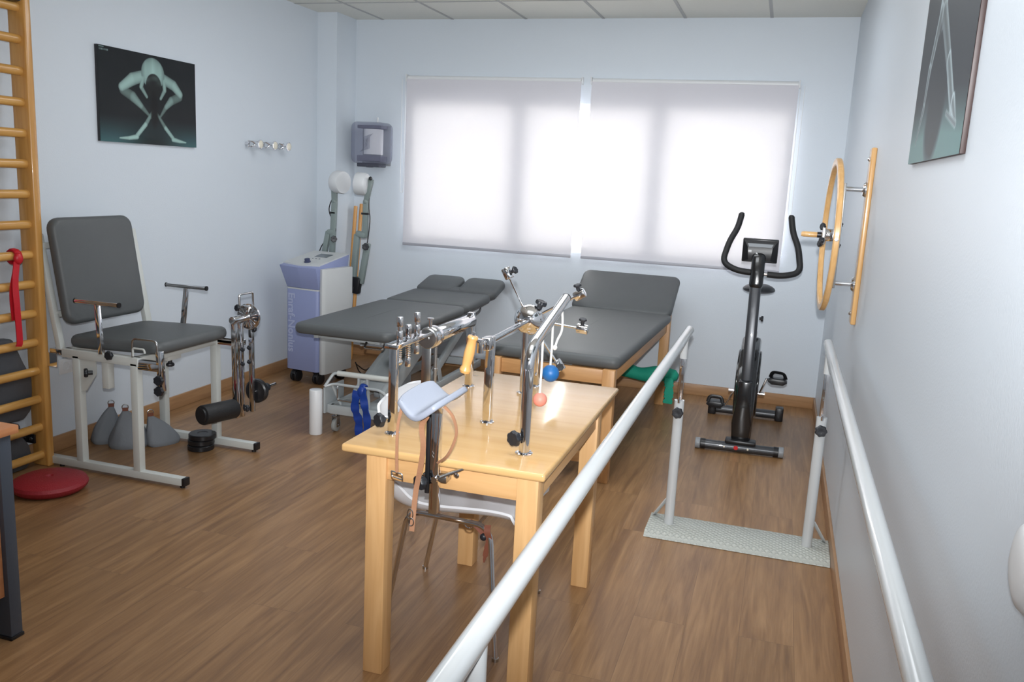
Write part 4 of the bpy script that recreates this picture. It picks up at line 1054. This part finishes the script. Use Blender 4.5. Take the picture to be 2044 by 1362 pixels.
part('hub_knob', one('knob', (-.862, 3.135, 1.083), (.35, 0, 1), .022, .022, .018), 'knob', t)
m = MB(); m.box(xm-.016, xm+.016, 2.612, 2.66, 1.015, 1.058, .005); m.bar((xm, 2.605, 1.037), (-.926, 2.59, 1.060), .02, .016, .003); m.cyl((-.905, 2.60, 1.01), (-.905, 2.60, 1.055), .012, seg=16); part('crank', m, 'chrome', t)
g0, g1 = Vector((-.925, 2.585, 1.068)), Vector((-.950, 2.585, .944)); gd = (g1-g0); GL = gd.length
m = MB(); m.lathe(g0, gd, [(.006, 0), (.0165, .002), (.0185, .008), (.0145, .016), (.0155, .035), (.0178, .06), (.0165, .085), (.0145, .104), (.0175, .112), (.0195, .120), (.016, .129), (.004, .130)], 30); part('wooden_grip', m, 'wood_grip', t)
m = MB(); m.cyl(g0-gd.normalized()*.012, g1+gd.normalized()*.012, .0055, seg=12); part('grip_rod', m, 'chrome', t)
# right frame: bent tube with pull ropes
xr_ = -.682
flange(xr_, 2.406, .027)
m = MB(); m.tube(rounded([(xr_, 2.406, TZ), (xr_, 2.406, 1.075), (xr_+.004, 2.81, 1.186)], .06, 8), .0165, 24); part('bent_tube', m, 'chrome', t)
m = MB(); m.tube([(xr_+.004, 2.808, 1.1855), (xr_+.004, 2.814, 1.187)], .0168, 24); part('tube_plug', m, 'black', t)
m = MB(); m.knob((xr_-.018, 2.392, .808), (-.35, -.9, 0), .0235, .006); part('clamp_knob', m, 'knob', t)
part('knob_boss', one('cyl', (xr_-.022, 2.394, .812), (xr_, 2.406, .812), .009, seg=14), 'chrome', t)
part('knob_boss', one('cyl', (xl_-.026, 2.402, .806), (xl_, 2.411, .806), .008, seg=14), 'chrome', t)
# forearm support clamped to the near edge
xs = -.893; ys = 2.215
part('clamp_rail', one('box', xs-.013, xs+.013, ys-.013, ys+.013, .600, .915, .002), 'chrome', t)
part('rail_dark_reflection', one('box', xs-.028, xs-.014, ys-.013, ys+.008, .66, .925, .003), 'black', t)  # black strip stands in for the dark reflection on the chrome rail
m = MB(); m.box(xs-.045, xs+.03, ys+.012, 2.272, .690, .712, .003); part('edge_clamp', m, 'steel', t)
m = MB(); m.knob((xs-.024, ys-.016, .700), (-.5, -.85, 0), .023, .008); part('clamp_knob', m, 'knob', t)
part('knob_boss', one('cyl', (xs+.004, ys-.022, .708), (xs+.004, ys-.01, .708), .010, seg=14), 'chrome', t)
m = MB(); m.bar((xs+.016, ys-.01, .715), (xs+.075, 2.262, .735), .012, .008, .002); part('stay', m, 'steel', t)
cc = Vector((-.872, 2.125, .950)); ca, sa = cos(Rd(-9)), sin(Rd(-9))
def cush(u, v):
    # u across the trough, v along it
    s_ = (u-.5)*2; wd = .062*(1 - .18*abs(2*v-1)**3)
    x = s_*wd; y = (v-.5)*.195*(1-.10*s_*s_); z = .046*(math.sqrt(s_*s_+.05)-.2236)+.020*v-.008*abs(2*v-1)**4
    return cc+Vector((x*ca-y*sa+.0*v, x*sa+y*ca, z))
m = MB(); m.surf(cush, 24, 16, -.018); 
bmesh.ops.bevel(m.bm, geom=[e for e in m.bm.edges if e.is_manifold and e.calc_face_angle(0) > 1.2], offset=.006, segments=3, affect='EDGES', profile=.5)
part('forearm_cushion', m, 'vinyl_blue', t, sharp=80)
part('cushion_bracket', one('bar', (xs, ys-.01, .91), (-.875, 2.14, .947), .04, .010, .002), 'steel', t)
for pts, w_ in (([(-.930, 2.05, .955), (-.945, 2.06, .90), (-.953, 2.075, .82), (-.958, 2.09, .755)], .008), ([(-.865, 2.07, .935), (-.885, 2.085, .90), (-.885, 2.10, .84), (-.905, 2.13, .76), (-.925, 2.15, .68), (-.934, 2.15, .56)], .015), ([(-.835, 2.12, .955), (-.812, 2.13, .925), (-.808, 2.15, .87), (-.838, 2.17, .80), (-.875, 2.185, .765)], .008)):
    m = MB(); m.ribbon(spline(pts), w_, .003, (1, .2, .2)); part('strap', m, 'leather', t, 'tan leather strap')
m = MB(); m.tube(rounded([(-.975, 2.09, .757), (-.942, 2.09, .752), (-.94, 2.09, .735), (-.973, 2.09, .742), (-.975, 2.09, .757)], .004), .002, 6); part('buckle', m, 'steel', t)
m = MB(); m.tube([(-.940+.009*cos(a), 2.148, .612+.016*sin(a)) for a in [2*pi*i/14 for i in range(14)]], .0018, 6, True); m.tube([(-.935+.008*cos(a), 2.145, .59+.012*sin(a)) for a in [2*pi*i/14 for i in range(14)]], .0018, 6, True); part('buckle', m, 'steel', t)
# fittings hanging under the top
m = MB(); m.cyl((-.87, 3.06, .30), (-.87, 3.06, .73), .008, seg=10); m.bm.free()
# balls on cords
for y, zb, r, mt, lab in ((2.545, .893, .0225, 'ball_pink', 'small pink ball on a white cord above the table'), (2.66, .955, .0285, 'ball_blue', 'blue ball on a white cord hanging from the bent chrome tube')):
    tb = thing('exercise_ball', (xr_, y, zb), lab, 'ball', 'pull balls on cords')
    part('ball', one('sphere', (xr_+.004, y, zb), r, seg=32), mt, tb)
    ztop = 1.075+(y-2.406)*(.111/.404)-.012
    m = MB(); m.tube([(xr_+.002, y, zb+r*.9), (xr_+.0035, y, (zb+ztop)/2), (xr_+.002, y, ztop)], .0038, 8); part('cord', m, 'rope', tb)
tb = thing('pull_cord', (xr_, 2.77, 1.03), 'white cord ending in a knot, hanging from the tip of the chrome tube', 'cord')
m = MB(); m.tube(spline([(xr_+.003, 2.765, 1.162), (xr_+.006, 2.772, 1.12), (xr_+.006, 2.77, 1.08), (xr_-.004, 2.76, 1.05), (xr_-.008, 2.752, 1.03)]), .004, 8); part('cord', m, 'rope', tb)
part('knot', one('sphere', (xr_-.009, 2.75, 1.024), .0085, (1, 1, 1.1), 14), 'rope', tb)

# ------------------------------------------------------------ white chair under the table
t = thing('white_chair', (-1.0, 2.77, 0), 'white moulded shell chair with chrome legs pushed under the therapy table', 'chair')
YCN = 2.775
def shell(u, v):
    f = u*(len(prof)-1); i = min(int(f), len(prof)-2); p = prof[i].lerp(prof[i+1], f-i) if hasattr(prof[i], 'lerp') else prof[i]
    s_ = (v-.5)*2; s_ = math.copysign(1-(1-abs(s_))**1.6, s_)
    bk = max(0, min(1, (u-.5)/.4)); bk = bk*bk*(3-2*bk)
    hw = .235+.015*sin(pi*min(u*1.6, 1)) - .020*bk - .085*max(0, (u-.86)/.14)**2.6 - .05*max(0, (.06-u)/.06)**2
    edge = .042*abs(s_)**7
    back = max(0, min(1, (u-.5)/.25))
    up_ = edge*(1-back)*(1 if u > .06 else u/.06); fw_ = edge*back*.25
    bump = .055*math.exp(-((u-.50)/.11)**2)*abs(s_)**6
    return Vector((p[0]+fw_+bump*.6, YCN+.165*bk+s_*hw, p[1]+up_+bump))
prof = [Vector((p[0], p[1])) for p in [Vector((q[0], q[1], 0)) for q in spline([(-.742, .432, 0), (-.765, .448, 0), (-.85, .452, 0), (-1.0, .440, 0), (-1.12, .428, 0), (-1.20, .442, 0), (-1.252, .51, 0), (-1.285, .60, 0), (-1.322, .68, 0), (-1.346, .738, 0), (-1.352, .760, 0)], 4)]]
part('seat_shell', one('surf', shell, 44, 24, -.009), 'chair_white', t, sharp=60)
for yb, yt, nm in ((2.567, 2.60, 'near'), (3.0, 2.94, 'far')):
    yb1, yb2 = (2.656, 2.477) if nm == 'near' else (3.01, 2.99)
    m = MB(); m.tube(rounded([(-1.243, yb1, .004), (-1.145, yt, .420), (-.838, yt-.01, .418), (-.762, yb2, .004)], .06, 8), .0098, 16); part('leg_frame', m, 'chrome', t)
    for x, y in ((-1.243, yb1), (-.762, yb2)): part('foot_tip', one('cyl', (x, y, 0), (x, y, .012), .0115, seg=14), 'steel', t)
m = MB(); m.tube([(-1.08, 2.60, .418), (-1.08, 2.94, .418)], .0085, 12); m.tube([(-.88, 2.60, .418), (-.88, 2.94, .418)], .0085, 12); part('cross_tube', m, 'chrome', t)

for x, z in ((-1.135, .395), (-.868, .385)): part('bumper', one('sphere', (x+.012, 2.577, z-.003), .013, (1, .8, 1), 16), 'knob', t)
# leather straps hooked over the chair frame
tb = thing('leather_strap', (-.86, 2.6, .43), 'reddish brown leather strap hanging from the chair frame under the table', 'strap')
m = MB(); m.ribbon(spline([(-.845, 2.585, .424), (-.842, 2.572, .405), (-.835, 2.575, .37), (-.845, 2.578, .33), (-.852, 2.58, .29)]), [.022]*22+[.018]*6+[.010]*3+[.006]*4, .003, (1, 0, .1)); part('strap_end', m, 'leather_red', tb)
m = MB(); m.ribbon(spline([(-.915, 2.60, .418), (-.89, 2.595, .412), (-.86, 2.585, .392), (-.838, 2.575, .378)]), .020, .003, (0, .4, 1)); part('strap_end', m, 'leather_red', tb)
m = MB(); m.tube([(-.915+.016*cos(a), 2.592, .413+.014*sin(a)) for a in [2*pi*i/18 for i in range(18)]], .0025, 8, True); part('ring', m, 'chrome', tb)

# ------------------------------------------------------------ parallel bars
t = thing('parallel_bars', (-.06, 2.4, 0), 'white walking parallel bars on a tread plate base along the right wall', 'parallel bars')
ZB = .916
for x in (-.368, .247):
    m = MB(); m.tube([(x, -.6, ZB), (x, 4.035, ZB), ], .0205, 28); part('handrail', m, 'bar_white', t)
    part('handrail_cap', one('lathe', (x, 4.035, ZB), (0, 1, 0), [(.0205, 0), (.019, .006), (.012, .011), (0, .013)], 28), 'bar_white', t)
def tread(y0):
    bm = MB(); bm.prism([(y0, .002), (y0+.035, .024), (y0+.25, .024), (y0+.285, .002)], (0, 0, 0), (0, 1, 0), (0, 0, 1), (1, 0, 0), -.462, .343)
    part('base_plate', bm, 'tread', t)
tread(3.698)
for x, s_ in ((-.368, -1), (.247, 1)):
    part('upright', one('cyl', (x, 3.85, .024), (x, 3.85, .620), .0225, seg=28), 'bar_white', t)
    m = MB(); m.box(x-.012, x+.012, 3.838, 3.862, .60, .835, .002)
    for z in (.66, .70, .74, .78): m.cyl((x, 3.8375, z), (x, 3.8365, z), .004, seg=10)
    part('height_post', m, 'chrome', t)
    part('post_head', one('cyl', (x, 3.85, .815), (x, 3.85, .905), .0165, seg=24), 'bar_white', t)
    part('clamp_knob', one('knob', (x, 3.83, .568), (.0, -1, .05), .0245, .010), 'knob', t)
    part('lock_pin', one('cyl', (x, 3.826, .612), (x, 3.826, .628), .006, seg=12), 'chrome', t)
    m = MB(); m.bar((x+s_*.018, 3.87, .135), (x+s_*.080, 3.925, .024), .022, .006, .001); part('brace', m, 'bar_white', t)
for x in (-.368, .247):
    y = 1.10
    part('upright', one('cyl', (x, y, .024), (x, y, .620), .0225, seg=28), 'bar_white', t)
    part('height_post', one('box', x-.012, x+.012, y-.012, y+.012, .60, .835, .002), 'chrome', t)
    part('post_head', one('cyl', (x, y, .80), (x, y, .905), .0165, seg=24), 'bar_white', t)
bm = MB(); bm.prism([(.955, .002), (.99, .024), (1.205, .024), (1.24, .002)], (0, 0, 0), (0, 1, 0), (0, 0, 1), (1, 0, 0), -.462, .343); part('base_plate', bm, 'tread', t)

# ------------------------------------------------------------ shoulder wheel
t = thing('shoulder_wheel', (XR, 4.17, 1.39), 'wooden shoulder exercise wheel mounted on a board on the right wall', 'shoulder wheel')
part('wall_board', one('box', XR-.022, XR, 4.12, 4.22, .998, 1.785, .006, 3), 'wood_wheel', t)
for z in (1.045, 1.735): part('board_bolt', one('lathe', (XR-.022, 4.17, z), (-1, 0, 0), [(.010, 0), (.010, .004), (.005, .009), (0, .009)], 12), 'chrome', t)
for z in (1.178, 1.602):
    m = MB(); m.lathe((XR-.022, 4.17, z), (-1, 0, 0), [(.033, 0), (.033, .006), (.026, .014), (.011, .016), (.011, .085), (0, .085)], 26); part('standoff', m, 'chrome', t)
part('upright_plate', one('box', .240, .252, 4.150, 4.190, 1.155, 1.628, .002), 'steel', t)
m = MB(); c = Vector((.205, 4.17, 1.392)); RWH = .328; N = 72; bm = bmesh.new(); rings = []
for i in range(N):
    a = 2*pi*i/N; rings.append([bm.verts.new((c.x+dx-.036*(RWH+dr)*cos(a), c.y+(RWH+dr)*cos(a), c.z+(RWH+dr)*sin(a))) for dx, dr in ((-.008, .016), (.008, .016), (.0125, .011), (.0125, -.011), (.008, -.016), (-.008, -.016), (-.0125, -.011), (-.0125, .011))])
for i in range(N):
    r0, r1 = rings[i], rings[(i+1) % N]
    for j in range(8): bm.faces.new((r0[j], r0[(j+1) % 8], r1[(j+1) % 8], r1[j]))
bmesh.ops.recalc_face_normals(bm, faces=bm.faces[:]); m._merge(bm); rim = part('wheel_rim', m, 'wood_wheel', t)
part('wheel_arm', one('bar', (.216, 4.17-.315, 1.392), (.194, 4.17+.315, 1.392), .030, .008, .001, (1, 0, 0)), 'chrome', t)
part('hub', one('cyl', (.245, 4.17, 1.392), (.175, 4.17, 1.392), .028, seg=28, bev=.003), 'chrome', t)
m = MB(); m.box(.168, .182, 4.05, 4.19, 1.355, 1.43, .002); part('handle_slide', m, 'steel', t)
m = MB(); m.cyl((.170, 4.14, 1.392), (.150, 4.14, 1.392), .013, seg=18); part('handle_socket', m, 'black', t)
m = MB(); m.lathe((.152, 4.14, 1.392), (-1, 0, 0), [(.011, 0), (.0125, .01), (.0125, .06), (.010, .070), (0, .072)], 22); part('handle', m, 'wood_wheel', t)
for y, z, xx in ((4.10, 1.43, .18), (4.18, 1.35, .18), (4.06, 1.37, .18), (4.17, 1.44, .236), (4.17, 1.345, .236)):
    part('clamp_knob', one('knob', (xx, y, z), (-1 if xx < .2 else .2, -.5, .2), .016, .006), 'knob', t)
for yy in (3.815,): part('rim_bolt', one('lathe', (.217, 4.17-.345, 1.392), (0, -1, 0), [(.008, 0), (.008, .002), (0, .003)], 12), 'steel', rim)

# ------------------------------------------------------------ exercise bike
t = thing('exercise_bike', (-.12, 5.6, 0), 'black upright exercise bike facing away from the window corner', 'exercise bike')
cx = -.118
m = MB(); m.cyl((-.345, 5.185, .032), (.110, 5.205, .032), .0285, seg=26); ff = part('front_foot', m, 'bike_grey', t)
for x, y in ((-.378, 5.184), (.112, 5.205)):
    m = MB(); m.cyl((x, y, .033), (x+.03, y+.0005, .033), .033, seg=26, bev=.003); part('foot_cap', m, 'cap_grey', ff)
for x, y in ((-.346, 5.1855), (.083, 5.203)): part('foot_sleeve', one('cyl', (x, y, .0325), (x+.028, y+.001, .0325), .0315, seg=26), 'black', ff)
m = MB(); m.cyl((-.33, 6.075, .038), (.085, 6.085, .038), .030, seg=26); rf = part('rear_foot', m, 'bike_grey', t)
for x, y in ((-.375, 6.0745), (.080, 6.085)): part('foot_cap', one('box', x, x+.055, y-.042, y+.042, .0, .095, .010), 'black', rf)
part('red_badge', one('lathe', (-.135, 5.1665, .036), (0, -1, .0), [(.013, 0), (.013, .003), (0, .004)], 20), 'red_badge', ff)
for x in (-.205, -.065): part('foot_bolt', one('lathe', (x, 5.167, .035), (0, -1, 0), [(.006, 0), (.006, .004), (0, .006)], 12), 'porcelain', ff)
m = MB()
# housing outline in the y-z plane
hp = [(5.215, .065), (5.215, .22), (5.235, .40), (5.30, .50), (5.42, .60), (5.60, .655), (5.72, .62), (5.82, .50), (5.87, .36), (5.90, .22), (6.03, .12), (6.05, .07)]
m.prism(hp, (0, 0, 0), (0, 1, 0), (0, 0, 1), (1, 0, 0), cx-.055, cx+.062, .022); part('housing', m, 'bike_black', t)
m = MB(); m.cyl((cx+.060, 5.56, .36), (cx+.074, 5.56, .36), .21, seg=56, bev=.006); m.cyl((cx-.053, 5.56, .36), (cx-.067, 5.56, .36), .21, seg=56, bev=.006); part('flywheel_cover', m, 'bike_black', t)
m = MB(); m.prism([(-.052, .075), (.052, .075), (.060, .18), (.046, .30), (.040, .445), (-.040, .445), (-.046, .30), (-.060, .18)], (cx, 0, 0), (1, 0, 0), (0, 0, 1), (0, 1, 0), 5.195, 5.30, .012); part('front_cover', m, 'bike_black', t)
part('cover_foot', one('box', cx-.085, cx+.095, 5.165, 5.25, .058, .080, .008), 'black', t)
m = MB(); m.bar((cx+.004, 5.262, .40), (cx-.004, 5.37, 1.02), .066, .070, .018, (0, 1, 0), 4); part('mast', m, 'bike_grey', t)
m = MB(); m.bar((cx-.003, 5.358, .985), (cx-.003, 5.40, 1.20), .082, .080, .028, (0, 1, 0), 4); part('mast_head', m, 'bike_black', t)
m = MB(); m.tube(rounded([(cx-.02, 5.375, 1.082), (-.245, 5.375, 1.088), (-.335, 5.41, 1.13), (-.305, 5.45, 1.26), (-.265, 5.49, 1.34), (-.250, 5.50, 1.425)], .05, 6), .0185, 18); part('handlebar', m, 'foam', t)
m = MB(); m.tube(rounded([(cx+.055, 5.375, 1.078), (.030, 5.375, 1.075), (.128, 5.41, 1.10), (.100, 5.45, 1.25), (.060, 5.49, 1.33), (.042, 5.50, 1.425)], .05, 6), .0185, 18); part('handlebar', m, 'foam', t)
part('handlebar_stub', one('cyl', (cx, 5.375, 1.080), (cx+.07, 5.375, 1.079), .010, seg=16), 'chrome', t)
for x in (-.250, .042): part('grip_cap', one('sphere', (x, 5.50, 1.427), .0168, (1, 1, .6), 18), 'black', t)
# console: its back faces the camera
CM = Matrix.Translation((cx, 5.405, 1.212)) @ Matrix.Rotation(Rd(12), 4, 'X') @ Matrix.Rotation(Rd(0), 4, 'Z')
m = MB(); m.T = CM; m.box(-.104, .104, 0, .03, -.072, .072, .006); co = part('console', m, 'black', t)
bm = bmesh.new(); a_ = [(-.098, 0, -.066), (.098, 0, -.066), (.098, 0, .066), (-.098, 0, .066)]; b_ = [(-.065, -.028, -.05), (.065, -.028, -.05), (.072, -.026, .030), (-.072, -.026, .030)]
A = [bm.verts.new(p) for p in a_]; B = [bm.verts.new(p) for p in b_]; bm.faces.new(A); bm.faces.new(B[::-1])
for i in range(4): bm.faces.new((A[i], A[(i+1) % 4], B[(i+1) % 4], B[i]))
bmesh.ops.recalc_face_normals(bm, faces=bm.faces[:]); m = MB(); m.T = CM; m._merge(bm); part('console_back', m, 'black', co)
bm = bmesh.new(); q = [bm.verts.new(p) for p in ((-.066, -.0272, .033), (.066, -.0272, .033), (.075, -.014, .050), (-.075, -.014, .050), (-.066, -.0252, .032), (.066, -.0252, .032), (.075, -.012, .049), (-.075, -.012, .049))]
bm.faces.new(q[:4]); bm.faces.new(q[7:3:-1])
for i in range(4): bm.faces.new((q[i], q[(i+1) % 4], q[4+(i+1) % 4], q[4+i]))
bmesh.ops.recalc_face_normals(bm, faces=bm.faces[:]); m = MB(); m.T = CM; m._merge(bm); part('console_strip', m, 'cap_grey', co)
m = MB(); m.T = CM; m.box(-.068, -.048, -.0295, -.027, -.002, .012, .001); part('sticker', m, 'white_plastic', co)
m = MB(); m.T = CM; m.bar((-.022, -.03, -.002), (.01, -.036, -.018), .02, .004, .001); part('plug', m, 'white_plastic', co)
for dx in (-.006, .0, .006):
    m = MB(); m.T = CM; m.tube(spline([(dx, -.030, -.010), (dx+.014, -.048, -.028), (dx+.02, -.040, -.055), (dx+.018, -.02, -.075)]), .0026, 7); part('console_cable', m, 'knob', co)
# seat
bm = bmesh.new(); bmesh.ops.create_uvsphere(bm, u_segments=40, v_segments=24, radius=1)
for v_ in bm.verts:
    a, b, c_ = v_.co; kk = max(0.0, min(1.0, (b+1)/2))
    wd_ = .034+.128*kk**1.3; sad = -.022*(abs(a)**1.5)*kk
    v_.co = Vector((cx+.006+a*wd_, 5.90+b*.135, .932+c_*.040*(1-.25*(1-kk))+sad+.012*(1-abs(a))*0-.016*math.exp(-(a/.25)**2)*kk*max(0, c_)))
m = MB(); m._merge(bm); part('saddle', m, 'black', t, sharp=80)
m = MB(); m.cyl((cx, 5.80, .48), (cx, 5.93, .90), .0165, seg=20); part('saddle_post', m, 'bike_grey', t)
m = MB(); m.knob((cx+.03, 5.84, .74), (1, 0, 0), .018, .01); part('saddle_knob', m, 'knob', t)
m = MB(); m.bar((cx, 5.70, .40), (cx, 5.82, .66), .055, .055, .012); part('saddle_tube', m, 'bike_black', t)
# cranks and pedals
ck = Vector((cx, 5.60, .290))
m = MB(); m.bar((cx+.082, 5.60, .290), (cx+.118, 5.575, .400), .010, .022, .003, (0, 1, 0)); m.cyl((cx+.07, 5.60, .288), (cx+.115, 5.60, .288), .013, seg=16); c1_ = part('crank', m, 'chrome', t)
m = MB(); m.box(cx+.135, cx+.235, 5.53, 5.615, .377, .402, .008); m.prism([(cx+.125, .39), (cx+.15, .372), (cx+.22, .372), (cx+.245, .39), (cx+.22, .408), (cx+.15, .408)], (0, 0, 0), (1, 0, 0), (0, 0, 1), (0, 1, 0), 5.525, 5.62, .003); m.cyl((cx+.11, 5.575, .392), (cx+.15, 5.575, .392), .007, seg=12)
m.tube(rounded([(cx+.14, 5.62, .40), (cx+.15, 5.60, .44), (cx+.22, 5.58, .44), (cx+.235, 5.60, .40)], .02), .012, 8, r2=.003, hint=(0, 1, 0)); part('pedal', m, 'black', c1_)
m = MB(); m.bar((cx-.078, 5.60, .290), (cx-.122, 5.625, .180), .010, .022, .003, (0, 1, 0)); m.cyl((cx-.07, 5.60, .288), (cx-.11, 5.60, .288), .013, seg=16); c2_ = part('crank', m, 'chrome', t)
m = MB(); m.prism([(cx-.245, .185), (cx-.22, .166), (cx-.15, .166), (cx-.13, .185), (cx-.15, .204), (cx-.22, .204)], (0, 0, 0), (1, 0, 0), (0, 0, 1), (0, 1, 0), 5.575, 5.675, .004); m.cyl((cx-.115, 5.625, .185), (cx-.15, 5.625, .185), .007, seg=12)
m.tube(rounded([(cx-.235, 5.60, .195), (cx-.225, 5.60, .235), (cx-.15, 5.60, .235), (cx-.14, 5.60, .195)], .02), .012, 8, r2=.003, hint=(0, 1, 0)); part('pedal', m, 'black', c2_)
